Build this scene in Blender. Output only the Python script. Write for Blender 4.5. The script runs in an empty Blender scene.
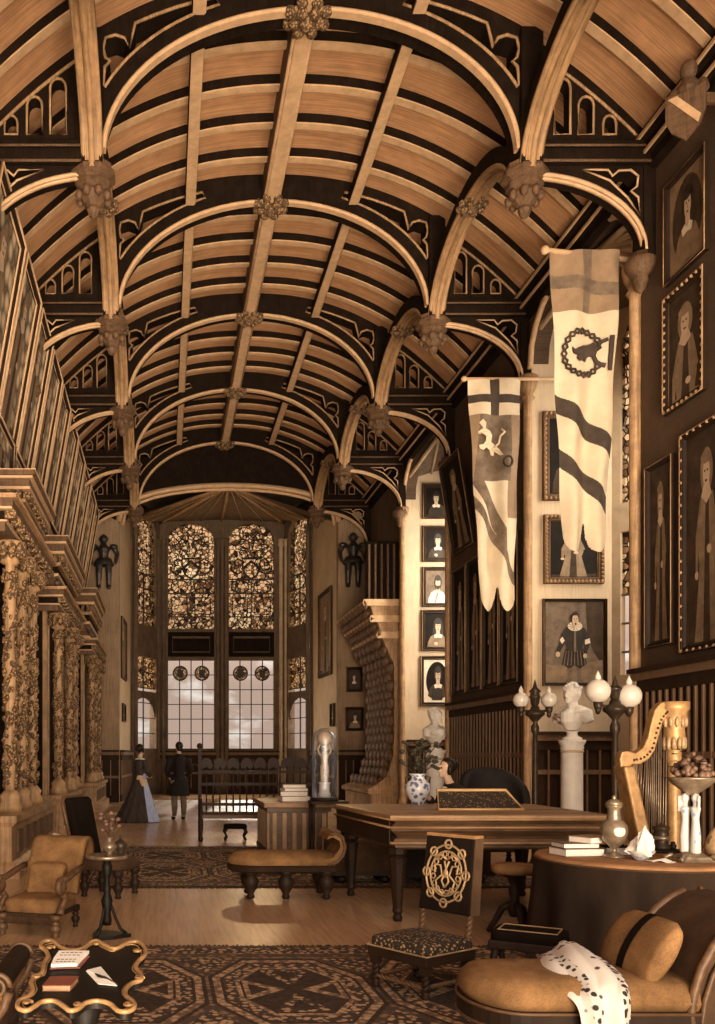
import bpy, bmesh, math, random
from mathutils import Vector, Matrix
from mathutils.geometry import tessellate_polygon
S = bpy.context.scene
COL = S.collection
PI = math.pi
F, PX, PY, EYE = 880.0, 165.0, 755.0, 1.5
def W(px, py, Y): return Vector(((px-PX)*Y/F, Y, EYE+(PY-py)*Y/F))
def G(px, py):
    Y = EYE*F/(py-PY); return Vector(((px-PX)*Y/F, Y, 0))
def lerp(a, b, t): return a+(b-a)*t
R = math.radians
# ------------------------------------------------------------------ materials
def nt(name):
    m = bpy.data.materials.new(name); m.use_nodes = True
    t = m.node_tree; t.nodes.clear()
    return m, t, t.nodes, t.links
def mat(name, col, rough=.6, var=.3, scale=6.0, stretch=(1, 1, 1), metal=0.0, bump=0.0, spec=.3, hatch=0.0, hscale=60.0, haxis=(0, 0, 1)):
    m, t, N, L = nt(name)
    out = N.new('ShaderNodeOutputMaterial'); b = N.new('ShaderNodeBsdfPrincipled')
    L.new(b.outputs[0], out.inputs[0])
    tc = N.new('ShaderNodeTexCoord'); mp = N.new('ShaderNodeMapping')
    mp.inputs['Scale'].default_value = stretch; L.new(tc.outputs['Object'], mp.inputs[0])
    no = N.new('ShaderNodeTexNoise'); no.inputs['Scale'].default_value = scale; no.inputs['Detail'].default_value = 6; no.inputs['Roughness'].default_value = .65
    L.new(mp.outputs[0], no.inputs['Vector'])
    cr = N.new('ShaderNodeValToRGB'); cr.color_ramp.elements[0].position = .3; cr.color_ramp.elements[1].position = .7
    cr.color_ramp.elements[0].color = tuple(c*(1-var) for c in col)+(1,)
    cr.color_ramp.elements[1].color = tuple(min(1, c*(1+var)) for c in col)+(1,)
    L.new(no.outputs['Fac'], cr.inputs[0]); last = cr.outputs[0]
    if hatch > 0:
        mp2 = N.new('ShaderNodeMapping'); mp2.inputs['Scale'].default_value = tuple(hscale*h+1.5 for h in haxis)
        L.new(tc.outputs['Object'], mp2.inputs[0])
        n2 = N.new('ShaderNodeTexNoise'); n2.inputs['Scale'].default_value = 1.0; n2.inputs['Detail'].default_value = 2
        L.new(mp2.outputs[0], n2.inputs['Vector'])
        c2 = N.new('ShaderNodeValToRGB'); c2.color_ramp.elements[0].position = .38; c2.color_ramp.elements[1].position = .56
        v = 1-hatch; c2.color_ramp.elements[0].color = (v, v, v, 1); c2.color_ramp.elements[1].color = (1, 1, 1, 1)
        L.new(n2.outputs['Fac'], c2.inputs[0])
        mx = N.new('ShaderNodeMix'); mx.data_type = 'RGBA'; mx.blend_type = 'MULTIPLY'; mx.inputs[0].default_value = 1
        L.new(last, mx.inputs[6]); L.new(c2.outputs[0], mx.inputs[7]); last = mx.outputs[2]
    L.new(last, b.inputs['Base Color'])
    b.inputs['Roughness'].default_value = rough; b.inputs['Metallic'].default_value = metal
    b.inputs['Specular IOR Level'].default_value = spec
    if bump > 0:
        bp = N.new('ShaderNodeBump'); bp.inputs['Strength'].default_value = bump; bp.inputs['Distance'].default_value = .02
        L.new(no.outputs['Fac'], bp.inputs['Height']); L.new(bp.outputs[0], b.inputs['Normal'])
    return m
def spots(name, c1, c2, scale=20.0, lo=.25, hi=.4, rough=.7, metal=0.0, feature='F1', bump=.0, c3=None):
    m, t, N, L = nt(name)
    out = N.new('ShaderNodeOutputMaterial'); b = N.new('ShaderNodeBsdfPrincipled'); L.new(b.outputs[0], out.inputs[0])
    tc = N.new('ShaderNodeTexCoord'); vo = N.new('ShaderNodeTexVoronoi'); vo.feature = feature; vo.inputs['Scale'].default_value = scale
    L.new(tc.outputs['Object'], vo.inputs['Vector'])
    cr = N.new('ShaderNodeValToRGB'); e = cr.color_ramp.elements
    e[0].position = lo; e[0].color = c1+(1,); e[1].position = hi; e[1].color = c2+(1,)
    if c3:
        x = e.new(min(.99, hi+.15)); x.color = c3+(1,)
    L.new(vo.outputs['Distance'], cr.inputs[0]); L.new(cr.outputs[0], b.inputs['Base Color'])
    b.inputs['Roughness'].default_value = rough; b.inputs['Metallic'].default_value = metal
    if bump > 0:
        bp = N.new('ShaderNodeBump'); bp.inputs['Strength'].default_value = bump; bp.inputs['Distance'].default_value = .03; bp.invert = True
        L.new(vo.outputs['Distance'], bp.inputs['Height']); L.new(bp.outputs[0], b.inputs['Normal'])
    return m
def stained(name, scale=5.0):
    m, t, N, L = nt(name)
    out = N.new('ShaderNodeOutputMaterial'); tr = N.new('ShaderNodeBsdfTransparent')
    tc = N.new('ShaderNodeTexCoord'); v1 = N.new('ShaderNodeTexVoronoi'); v1.inputs['Scale'].default_value = scale
    v2 = N.new('ShaderNodeTexVoronoi'); v2.feature = 'DISTANCE_TO_EDGE'; v2.inputs['Scale'].default_value = scale
    L.new(tc.outputs['Object'], v1.inputs['Vector']); L.new(tc.outputs['Object'], v2.inputs['Vector'])
    sp = N.new('ShaderNodeSeparateColor'); L.new(v1.outputs['Color'], sp.inputs[0])
    cr = N.new('ShaderNodeValToRGB'); cr.color_ramp.interpolation = 'CONSTANT'; e = cr.color_ramp.elements
    e[0].position = 0; e[0].color = (.95, .83, .64, 1); e[1].position = .42; e[1].color = (.55, .42, .29, 1)
    for p, c in ((.55, (.9, .8, .62, 1)), (.70, (.36, .26, .17, 1)), (.80, (.7, .55, .38, 1)), (.93, (.14, .10, .075, 1))):
        x = e.new(p); x.color = c
    L.new(sp.outputs[0], cr.inputs[0])
    c2 = N.new('ShaderNodeValToRGB'); c2.color_ramp.elements[0].position = .035; c2.color_ramp.elements[1].position = .075
    L.new(v2.outputs['Distance'], c2.inputs[0])
    mx = N.new('ShaderNodeMix'); mx.data_type = 'RGBA'; mx.blend_type = 'MULTIPLY'; mx.inputs[0].default_value = 1
    L.new(cr.outputs[0], mx.inputs[6]); L.new(c2.outputs[0], mx.inputs[7]); L.new(mx.outputs[2], tr.inputs[0])
    gl = N.new('ShaderNodeBsdfPrincipled'); gl.inputs['Roughness'].default_value = .3; L.new(mx.outputs[2], gl.inputs['Base Color'])
    ms = N.new('ShaderNodeMixShader'); ms.inputs[0].default_value = .2
    L.new(tr.outputs[0], ms.inputs[1]); L.new(gl.outputs[0], ms.inputs[2]); L.new(ms.outputs[0], out.inputs[0])
    return m
def clearglass(name, col=(.95, .93, .9), fac=.02, rough=.5, k=.12):
    m, t, N, L = nt(name)
    out = N.new('ShaderNodeOutputMaterial'); tr = N.new('ShaderNodeBsdfTransparent'); tr.inputs[0].default_value = col+(1,)
    gl = N.new('ShaderNodeBsdfGlossy'); gl.inputs['Roughness'].default_value = rough; gl.inputs['Color'].default_value = (.8, .88, 1, 1)
    lw = N.new('ShaderNodeLayerWeight'); lw.inputs[0].default_value = .35
    ma = N.new('ShaderNodeMath'); ma.operation = 'MULTIPLY_ADD'; ma.inputs[1].default_value = k; ma.inputs[2].default_value = fac; ma.use_clamp = True
    L.new(lw.outputs['Facing'], ma.inputs[0])
    ms = N.new('ShaderNodeMixShader'); L.new(ma.outputs[0], ms.inputs[0])
    L.new(tr.outputs[0], ms.inputs[1]); L.new(gl.outputs[0], ms.inputs[2]); L.new(ms.outputs[0], out.inputs[0])
    return m
M = {}
M['ceil'] = mat('ceiling_boards', (.58, .32, .165), .8, .14, 3, (1, 1, 1), hatch=.28, hscale=46, haxis=(0, 1, 0))
M['oakd'] = mat('dark_oak', (.016, .0095, .006), .8, .4, 5, (1, 1, 1), hatch=.3, hscale=50, haxis=(1, 0, 0), spec=.08)
M['oakm'] = mat('brown_oak', (.14, .08, .044), .65, .35, 5, (1, 1, 3), hatch=.35, hscale=40, haxis=(1, 1, 0))
M['oakl'] = mat('pale_oak_moulding', (.60, .40, .235), .5, .2, 6)  # pale oak; doubles as painted light on roof undersides
M['oakr'] = mat('gilded_oak', (.42, .26, .135), .5, .3, 6, hatch=.35, hscale=30, haxis=(1, 0, 0))  # also paints the light on arcade soffits and tracery edges
M['cream'] = mat('cream_plaster', (.62, .49, .34), .85, .16, 1.2, hatch=.10, hscale=40, haxis=(1, 1, 0))
M['wallr'] = mat('brown_wall', (.10, .063, .039), .85, .22, 2, hatch=.25, hscale=60, haxis=(0, 1, 1))  # right wall's shade put into a darker base colour
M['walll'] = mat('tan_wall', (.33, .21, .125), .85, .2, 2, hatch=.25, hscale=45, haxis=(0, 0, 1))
M['wallf'] = mat('far_wall_plaster', (.34, .235, .15), .85, .2, 1.5, hatch=.25, hscale=40, haxis=(1, 0, 0))
M['stone'] = mat('window_stone', (.15, .105, .07), .8, .3, 3, hatch=.3, hscale=30, haxis=(1, 1, 0))
M['stonel'] = mat('pale_stone', (.5, .38, .25), .8, .2, 3)
M['dado'] = mat('wainscot_oak', (.038, .022, .0125), .7, .3, 6, (1, 1, .3), spec=.1)
M['dadol'] = mat('wainscot_edge', (.19, .115, .066), .6, .3, 6, (1, 1, .3))
M['floor'] = mat('polished_floor', (.52, .325, .185), .24, .22, .9, (1, .35, 1), hatch=.16, hscale=26, haxis=(1, 0, 0), spec=.5)
M['gilt'] = mat('gilt', (.38, .225, .10), .42, .35, 14, metal=.25, bump=.2)
M['gold_frame'] = mat('bright_gilt_frame', (.58, .37, .17), .4, .2, 10)
M['giltd'] = mat('dull_gilt', (.36, .24, .13), .45, .35, 14, metal=.2, bump=.3)
M['gold_up'] = mat('tan_upholstery', (.25, .138, .060), .9, .4, 5, hatch=.2, hscale=130, haxis=(1, 1, 1), spec=.1)
M['brown_up'] = mat('brown_upholstery', (.07, .038, .019), .9, .35, 7)
M['black'] = mat('black_lacquer', (.008, .006, .0045), .55, .3, 6, spec=.25)
M['darkwood'] = mat('dark_mahogany', (.024, .013, .0075), .55, .4, 6, (1, 1, .4), spec=.2)
M['midwood'] = mat('mahogany', (.125, .068, .034), .45, .35, 6, (1, 3, 3), spec=.35, hatch=.2, hscale=40, haxis=(0, 1, 1))
M['tanwood'] = mat('tan_wood', (.33, .195, .10), .45, .3, 5, (1, 4, 1), spec=.4)
M['marble'] = mat('white_marble', (.76, .72, .66), .45, .12, 5)
M['paper'] = mat('paper', (.85, .80, .72), .8, .08, 20)
M['ink'] = mat('ink', (.03, .02, .02), .8, .2, 20)
M['red'] = mat('red_leather', (.20, .065, .04), .5, .3, 12)
M['leaf'] = mat('dark_leaf', (.035, .03, .018), .7, .5, 20)
M['skin'] = mat('skin', (.62, .42, .29), .6, .1, 10)
M['hair'] = mat('dark_hair', (.012, .008, .006), .5, .3, 20)
M['dress'] = mat('dark_dress', (.045, .035, .032), .8, .5, 5, (4, 4, .5))
M['blue'] = mat('pale_blue_silk', (.36, .43, .66), .5, .3, 6, (4, 4, .5))
M['coat'] = mat('black_coat', (.014, .011, .01), .8, .3, 10)
M['cloth'] = mat('dark_table_cloth', (.010, .006, .004), .95, .4, 5, (1, 1, .3), spec=.1)
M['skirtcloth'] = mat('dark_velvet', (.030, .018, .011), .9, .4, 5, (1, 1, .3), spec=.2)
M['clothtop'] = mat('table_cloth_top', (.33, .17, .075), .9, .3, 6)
M['iron'] = mat('dark_bronze', (.05, .034, .022), .4, .4, 12, metal=.3)
M['steel'] = mat('dark_steel', (.06, .052, .048), .35, .4, 8, metal=.6)
M['silver'] = mat('aged_silver', (.30, .235, .165), .3, .4, 14, metal=.6)
M['globe'] = mat('white_glass_globe', (.72, .66, .58), .25, .05, 3, spec=.6)
M['carv'] = spots('carved_vine', (.46, .27, .12), (.03, .018, .010), 30, .2, .6, .7, bump=.5, c3=(.12, .07, .035))
M['carvd'] = spots('carved_oak', (.30, .18, .095), (.03, .018, .012), 12, .15, .6, .6, bump=.6)
M['shell'] = mat('carved_stone_scale', (.15, .09, .053), .6, .4, 9, spec=.4)
M['paintd'] = mat('painting_dark', (.012, .009, .007), .6, .5, 4, spec=.1)
M['paintb'] = mat('painting_brown', (.06, .04, .026), .6, .5, 4, spec=.1)
M['paintt'] = mat('painting_tan', (.24, .165, .10), .5, .4, 5)
M['paintw'] = mat('painting_white', (.75, .65, .52), .5, .15, 9)
M['paintf'] = mat('painting_flesh', (.58, .43, .30), .5, .12, 9)
M['painth'] = mat('painting_hair', (.025, .017, .012), .5, .4, 9)
M['painti'] = spots('painting_mottled', (.72, .58, .40), (.035, .027, .02), 3.6, .2, .62, .5, c3=(.25, .17, .11))
M['bwhite'] = mat('banner_linen', (.66, .55, .40), .85, .10, 4)
M['btan'] = mat('banner_tan', (.30, .205, .13), .85, .2, 4)
M['bdark'] = mat('banner_dark', (.06, .045, .035), .85, .3, 6)
M['bgrey'] = mat('banner_grey', (.17, .125, .09), .85, .4, 5)
M['rugd'] = mat('rug_dark', (.048, .03, .02), .95, .6, 26, bump=.4)
M['rugm'] = spots('rug_brown', (.27, .165, .09), (.07, .042, .025), 17, .2, .5, .95)
M['rugl'] = spots('rug_tan', (.50, .33, .19), (.15, .09, .05), 21, .3, .65, .95)
M['rugf'] = spots('rug_figured', (.46, .30, .17), (.045, .028, .018), 22, .34, .5, .95)
M['lace'] = spots('black_lace_shawl', (.02, .018, .018), (.66, .61, .55), 30, .36, .46, .8); M['shawl'] = spots('white_shawl', (.06, .05, .05), (.70, .65, .59), 15, .17, .24, .8)
M['needle'] = spots('needlework_seat', (.40, .25, .12), (.02, .013, .009), 42, .22, .42, .9)
M['china'] = spots('blue_white_china', (.10, .13, .26), (.62, .62, .62), 20, .3, .5, .25)
M['chinap'] = spots('pale_blue_figure', (.26, .34, .56), (.58, .57, .54), 22, .2, .34, .4)
M['lattice'] = spots('gilt_lattice', (.22, .14, .07), (.02, .013, .009), 42, .22, .34, .6)
M['fruit'] = mat('dark_fruit', (.13, .075, .05), .45, .7, 14)
M['glass'] = clearglass('window_glass'); M['dome'] = clearglass('dome_glass', (.90, .92, .97), .06, .3, .7)
M['stain'] = stained('stained_glass', 7.5); M['stains'] = stained('stained_glass_fine', 8.5)
M['lead'] = mat('lead', (.05, .04, .035), .6, .2, 10)
# ------------------------------------------------------------------ mesh builder
class MB:
    def __init__(s): s.v = []; s.f = []; s.m = []; s.s = []
    def add(s, vs, fs, m=0, sm=False):
        o = len(s.v); s.v += [tuple(v) for v in vs]
        for f in fs: s.f.append(tuple(i+o for i in f)); s.m.append(m); s.s.append(sm)
        return s
    def box(s, x0, x1, y0, y1, z0, z1, m=0):
        return s.add([(x, y, z) for x in (x0, x1) for y in (y0, y1) for z in (z0, z1)],
              [(0, 1, 3, 2), (4, 6, 7, 5), (0, 4, 5, 1), (2, 3, 7, 6), (0, 2, 6, 4), (1, 5, 7, 3)], m)
    def hexa(s, p, m=0):   # p: 4 bottom, 4 top
        return s.add(p, [(3, 2, 1, 0), (4, 5, 6, 7), (0, 1, 5, 4), (1, 2, 6, 5), (2, 3, 7, 6), (3, 0, 4, 7)], m)
    def grid(s, fn, nu, nv, m=0, sm=True, cu=False, cv=False, mf=None):
        vs = []
        for i in range(nu if cu else nu+1):
            for j in range(nv if cv else nv+1): vs.append(fn(i/nu, j/nv))
        W_ = nv if cv else nv+1; H = nu if cu else nu+1
        o = len(s.v); s.v += [tuple(v) for v in vs]
        for i in range(nu):
            for j in range(nv):
                a = i*W_+j; b = ((i+1) % H)*W_+j; c = ((i+1) % H)*W_+(j+1) % W_; d = i*W_+(j+1) % W_
                mm = mf((i+.5)/nu, (j+.5)/nv) if mf else m
                if mm is None: continue
                s.f.append((a+o, b+o, c+o, d+o)); s.m.append(mm); s.s.append(sm)
        return s
    def lathe(s, prof, c=(0, 0, 0), n=20, m=0, sm=True, axis='z', sq=(1, 1)):
        vs = []; fs = []
        for (r, z) in prof:
            for k in range(n):
                a = 2*PI*(k+.5)/n; x, y = r*math.cos(a)*sq[0], r*math.sin(a)*sq[1]
                p = (x, y, z) if axis == 'z' else ((x, z, y) if axis == 'y' else (z, x, y))
                vs.append((c[0]+p[0], c[1]+p[1], c[2]+p[2]))
        L = len(prof)
        for i in range(L-1):
            for k in range(n): fs.append((i*n+k, i*n+(k+1) % n, (i+1)*n+(k+1) % n, (i+1)*n+k))
        s.add(vs, fs, m, sm)
        o = len(s.v)-len(vs)
        for i in (0, L-1):
            if prof[i][0] > 1e-4: s.f.append(tuple(o+i*n+k for k in range(n))); s.m.append(m); s.s.append(False)
        return s
    def tube(s, pts, r, n=8, m=0, closed=False, sm=True, flat=None):
        P = [Vector(p) for p in pts]; K = len(P)
        rr = r if isinstance(r, (list, tuple)) else [r]*K
        up = None; vs = []
        for i in range(K):
            a = P[(i-1) % K] if (closed or i > 0) else P[i]; b = P[(i+1) % K] if (closed or i < K-1) else P[i]
            d = (b-a); d = d.normalized() if d.length > 1e-9 else Vector((0, 0, 1))
            if up is None: up = Vector((0, 0, 1)) if abs(d.z) < .9 else Vector((1, 0, 0))
            e = d.cross(up); e = e.normalized() if e.length > 1e-6 else d.orthogonal().normalized()
            up = e.cross(d).normalized()
            for k in range(n):
                t = 2*PI*k/n; vs.append(P[i]+e*(math.cos(t)*rr[i])+up*(math.sin(t)*rr[i]*(flat or 1)))
        fs = []
        for i in range(K if closed else K-1):
            j = (i+1) % K
            for k in range(n): fs.append((i*n+k, i*n+(k+1) % n, j*n+(k+1) % n, j*n+k))
        s.add(vs, fs, m, sm)
        if not closed:
            o = len(s.v)-len(vs)
            s.f.append(tuple(o+k for k in range(n))); s.f.append(tuple(o+(K-1)*n+k for k in range(n))); s.m += [m, m]; s.s += [False, False]
        return s
    def ell(s, c, r, nu=14, nv=9, m=0, rot=None):
        c = Vector(c); r = r if isinstance(r, (tuple, list)) else (r, r, r)
        vs = []; fs = []
        for j in range(1, nv):
            t = PI*j/nv
            for k in range(nu):
                a = 2*PI*k/nu; vs.append(Vector((r[0]*math.sin(t)*math.cos(a), r[1]*math.sin(t)*math.sin(a), r[2]*math.cos(t))))
        vs.append(Vector((0, 0, r[2]))); vs.append(Vector((0, 0, -r[2])))
        T, B = len(vs)-2, len(vs)-1
        for j in range(nv-2):
            for k in range(nu): fs.append((j*nu+k, (j+1)*nu+k, (j+1)*nu+(k+1) % nu, j*nu+(k+1) % nu))
        for k in range(nu): fs.append((T, k, (k+1) % nu)); fs.append((B, (nv-2)*nu+(k+1) % nu, (nv-2)*nu+k))
        if rot: vs = [rot @ v for v in vs]
        return s.add([v+c for v in vs], fs, m, True)
    def ext(s, outer, fn, d, holes=(), m=0, sm=False, both=True):
        loops = [list(outer)]+[list(h) for h in holes]
        tri = tessellate_polygon([[Vector((a, b, 0)) for a, b in l] for l in loops])
        flat = [p for l in loops for p in l]; n = len(flat)
        vs = [fn(a, b, 0) for a, b in flat]+[fn(a, b, d) for a, b in flat]
        fs = [tuple(t) for t in tri]+[tuple(i+n for i in reversed(t)) for t in tri]
        o = 0
        for l in loops:
            K = len(l)
            for k in range(K): fs.append((o+k, o+(k+1) % K, o+(k+1) % K+n, o+k+n))
            o += K
        return s.add(vs, fs, m, sm)
    def flat(s, pts, m=0): return s.add(pts, [tuple(range(len(pts)))], m)
    def rect_frame(s, fn, w, h, prof, m=0):   # prof: (inset, height) open profile swept round a w x h rectangle centred on 0
        vs = []
        for (d, n) in prof:
            for sx, sy in ((-1, -1), (1, -1), (1, 1), (-1, 1)): vs.append(fn(sx*(w/2-d), sy*(h/2-d), n))
        fs = []
        for i in range(len(prof)-1):
            for k in range(4): fs.append((i*4+k, i*4+(k+1) % 4, (i+1)*4+(k+1) % 4, (i+1)*4+k))
        return s.add(vs, fs, m)
    def build(s, name, mats, parent=None, origin=None, bevel=0, remesh=0, smooth=0, sub=0):
        me = bpy.data.meshes.new(name)
        o3 = origin if origin is not None else (0, 0, 0)
        if parent is not None and origin == 'w': o3 = parent.get('_w', (0, 0, 0))
        if origin == 'w' and parent is None: o3 = (0, 0, 0)
        me.from_pydata([(a-o3[0], b-o3[1], c-o3[2]) for a, b, c in s.v], [], s.f)
        mats = mats if isinstance(mats, (list, tuple)) else [mats]
        for k in mats: me.materials.append(M[k] if isinstance(k, str) else k)
        me.polygons.foreach_set('material_index', s.m); me.polygons.foreach_set('use_smooth', s.s)
        bm = bmesh.new(); bm.from_mesh(me); bmesh.ops.recalc_face_normals(bm, faces=bm.faces); bm.to_mesh(me); bm.free()
        me.update()
        o = bpy.data.objects.new(name, me); COL.objects.link(o)
        if parent is not None: o.parent = parent
        if remesh:
            r = o.modifiers.new('r', 'REMESH'); r.mode = 'VOXEL'; r.voxel_size = remesh; r.use_smooth_shade = True
            q = o.modifiers.new('s', 'SMOOTH'); q.factor = .5; q.iterations = smooth or 3
        if bevel:
            q = o.modifiers.new('b', 'BEVEL'); q.width = bevel; q.segments = 2; q.limit_method = 'ANGLE'
        if sub:
            q = o.modifiers.new('u', 'SUBSURF'); q.levels = q.render_levels = sub
        return o
def tag(o, label=None, cat=None, group=None, kind=None):
    if label: o['label'] = label
    if cat: o['category'] = cat
    if group: o['group'] = group
    if kind: o['kind'] = kind
    return o
def thing(name, label, cat, loc=(0, 0, 0), rz=0, group=None, kind=None):
    o = bpy.data.objects.new(name, None); COL.objects.link(o); o.location = loc; o.rotation_euler = (0, 0, rz)
    o.empty_display_size = .1
    return tag(o, label, cat, group, kind)
def copy_tree(o, parent=None):
    c = o.copy(); COL.objects.link(c)
    if parent is not None: c.parent = parent
    for ch in [x for x in COL.objects if x.parent == o]: copy_tree(ch, c)
    return c
def struct(mb, name, mats, **k): return tag(mb.build(name, mats, **k), kind='structure')
def arc(cx, cz, rx, rz, a0, a1, n):
    return [(cx+rx*math.cos(R(lerp(a0, a1, i/n))), cz+rz*math.sin(R(lerp(a0, a1, i/n)))) for i in range(n+1)]
ORD = ['first', 'second', 'third', 'fourth', 'fifth', 'sixth', 'seventh', 'eighth', 'ninth', 'tenth']
# ------------------------------------------------------------------ the hall
WL, WR, RX = -2.55, 6.45, 1.88
XL, XR = -0.95, 4.78
BAY, Y0 = 4.0, 11.7
TY = [Y0+BAY*i for i in range(5)]
EW = 27.95
def roof(x):
    u = (x-RX)/(WR-RX) if x > RX else (x-RX)/(RX-WL)
    return 11.75-2.15*abs(u)**2.3
def xz(a, b, t): return (a, t, b)
NEAR = 1.2
m = MB(); m.box(-4, 10.5, -3, 36, -.12, 0); struct(m, 'floor', 'floor')
m = MB()
xs = [lerp(WL-.12, WR+.12, i/48) for i in range(49)]
m.grid(lambda u, v: (lerp(WL-.15, WR+.15, u), lerp(NEAR, EW+.05, v), roof(max(WL, min(WR, lerp(WL-.15, WR+.15, u))))), 56, 30, 0, True)
struct(m, 'ceiling', 'ceil')
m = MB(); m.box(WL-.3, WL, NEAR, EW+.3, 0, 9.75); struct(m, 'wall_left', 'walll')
# right wall with two arched recess openings
RA, RB = (12.0, 15.5), (19.9, 23.7)
def opening(y0, y1, spring, top):
    mid = (y0+y1)/2; h = (y1-y0)/2
    pts = [(y0, 0), (y0, spring)]
    for i in range(1, 12):
        t = i/12; pts.append((mid-h*math.cos(PI*t), spring+(top-spring)*math.sin(PI*t)**.8))
    return pts+[(y1, spring), (y1, 0)]
def yz(x): return lambda a, b, t: (x+t, a, b)
pr = [(NEAR, 0)]
for o in (RA, RB): pr += opening(o[0], o[1], 8.3, 9.45)
pr += [(EW+.3, 0), (EW+.3, 9.75), (NEAR, 9.75)]
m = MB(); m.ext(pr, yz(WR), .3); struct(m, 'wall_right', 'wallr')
# recess shells
def recess(nm, y0, y1, full):
    o = 7.85; q = 9.05; ym = (y0+y1)/2
    plan = [(WR+.28, y0), (o, y0), (q, ym-.55), (q, ym+.55), (o, y1), (WR+.0, y1)]
    m = MB()
    # far return wall (faces the viewer)
    m.box(WR+.004, o+.02, y1-.012, y1+.25, 0, 9.5)
    struct(m, 'wall_'+nm+'_return', 'cream')
    m = MB(); m.box(WR+.3, o, y0-.25, y0, 0, 9.5); struct(m, 'wall_'+nm+'_near', 'cream')
    # three window walls: far canted, outer, near canted
    segs = [((o, y1), (q, ym+.55)), ((q, ym+.55), (q, ym-.55)), ((q, ym-.55), (o, y0))]
    for i, (a, b) in enumerate(segs):
        a = Vector(a); b = Vector(b); L = (b-a).length; d = (b-a)/L; n = Vector((-d.y, d.x))
        if n.x < 0: n = -n
        fn = lambda s, z, t, a=a, d=d, n=n: (a.x+d.x*s+n.x*t, a.y+d.y*s+n.y*t, z)
        hs = []; x0, x1 = .16, L-.16
        hs.append([(x0, 5.9), (x1, 5.9), (x1, 8.7)]+[((x0+x1)/2+(x1-x0)/2*math.cos(R(k*15)), 8.7+.6*math.sin(R(k*15))) for k in range(1, 12)]+[(x0, 8.7)])
        hs.append([(x0, 2.9), (x1, 2.9), (x1, 5.4), (x0, 5.4)])
        m = MB(); m.ext([(0, 0), (L, 0), (L, 9.5), (0, 9.5)], fn, .25, hs)
        struct(m, 'wall_'+nm+'_'+['canted', 'outer', 'forward'][i], 'stonel')
        w = tag(bpy.data.objects.new('window_%s_%s' % (nm, ['far', 'outer', 'near'][i]), None), kind='structure'); COL.objects.link(w)
        g = MB(); g.ext(hs[0], lambda s, z, t: fn(s, z, .1+t), .02); g.build('stained_pane', 'stains', w)
        g = MB(); g.ext([(x0, 4.3), (x1, 4.3), (x1, 5.4), (x0, 5.4)], lambda s, z, t: fn(s, z, .1+t), .02); g.build('stained_pane', 'stains', w)
        g = MB(); g.ext([(x0, 2.9), (x1, 2.9), (x1, 4.3), (x0, 4.3)], lambda s, z, t: fn(s, z, .1+t), .02); g.build('clear_pane', 'glass', w)
        g = MB()
        for k in range(1, 3):
            s_ = lerp(x0, x1, k/3); g.box(-.02, .02, -.02, .02, 0, 1); g.v[-8:] = [fn(s_+vx, lerp(2.9, 5.4, vz) if 0 else 2.9+vz*6.3, .06+vy) for vx, vy, vz in g.v[-8:]]
        for z in (3.3, 3.8, 4.3):
            g.add([fn(x0, z-.02, .06), fn(x1, z-.02, .06), fn(x1, z+.02, .06), fn(x0, z+.02, .06)], [(0, 1, 2, 3)])
        g.build('mullion', 'stone', w)
    # vault: ribs from a boss to the corners, webs between
    A = (WR+.35, ym, 9.45); tops = [(WR+.05, y0, 8.9)]+[(x, y, 9.3) for x, y in plan[1:5]]+[(WR+.05, y1, 8.9)]
    m = MB(); m.add([A]+tops, [(0, i, i+1) for i in range(1, 6)]); struct(m, 'ceiling_'+nm+'_vault', 'stone')
    m = MB()
    for t in tops:
        t2 = (t[0], t[1], t[2]-.02); A2 = (A[0], A[1], A[2]-.03); m.tube([A2, t2], .05, 6)
    for i in range(5):
        c = [(tops[i][k]+tops[i+1][k])/2 for k in range(3)]; m.tube([(A[0], A[1], A[2]-.03), (c[0], c[1], c[2]-.02)], .035, 6)
    struct(m, 'trim_'+nm+'_ribs', 'stonel')
    m = MB(); m.box(WR-.1, q+.3, y0-.3, y1+.3, 9.5, 9.6); struct(m, 'ceiling_'+nm+'_roof', 'stone')
    # moulded arch edge and engaged shafts on the jambs
    m = MB()
    e = opening(y0, y1, 8.3, 9.45)
    m.tube([(WR-.02, a, b) for a, b in e[1:-1]], .05, 6); struct(m, 'trim_'+nm+'_arch', 'oakl')
    for k, yy in enumerate((y0-.02, y1+.02)):
        m = MB(); m.lathe([(.11, 0), (.11, .3), (.075, .36), (.075, 7.72), (.12, 7.78), (.08, 7.84), (.14, 7.95), (.17, 8.1), (.17, 8.16), (.1, 8.2), (0, 8.2)], (WR-.05, yy, 0), 14)
        struct(m, 'column_%s_%s' % (nm, 'near' if k == 0 else 'far'), 'oakr')
recess('oriel', *RA, True); recess('alcove', *RB, False)
# end wall with the arch into the bay
OL, OR_ = -1.45, 5.5
om = (OL+OR_)/2
hole = [(OL, 0), (OL, 8.9)]+[(om-(OR_-OL)/2*math.cos(PI*i/16), 8.9+1.15*math.sin(PI*i/16)**.75) for i in range(1, 16)]+[(OR_, 8.9), (OR_, 0)]
top = [(lerp(WR, WL, i/30), roof(lerp(WR, WL, i/30))+.02) for i in range(31)]
m = MB(); m.ext([(WL, 0)]+hole+[(WR, 0)]+top, lambda a, b, t: (a, EW+t, b), .3); struct(m, 'wall_far', 'wallf')
m = MB(); m.ext(top+[(lerp(WL, OL, .5), 9.2)]+[(om-(OR_-OL)/2*1.03*math.cos(PI*i/20), 8.95+1.2*math.sin(PI*i/20)**.75) for i in range(21)]+[(lerp(WR, OR_, .5), 9.2)], lambda a, b, t: (a, EW-.03+t, b), .028)
struct(m, 'trim_end_gable', 'oakd')  # dark sheet paints the shade on the wall above the bay arch
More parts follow.
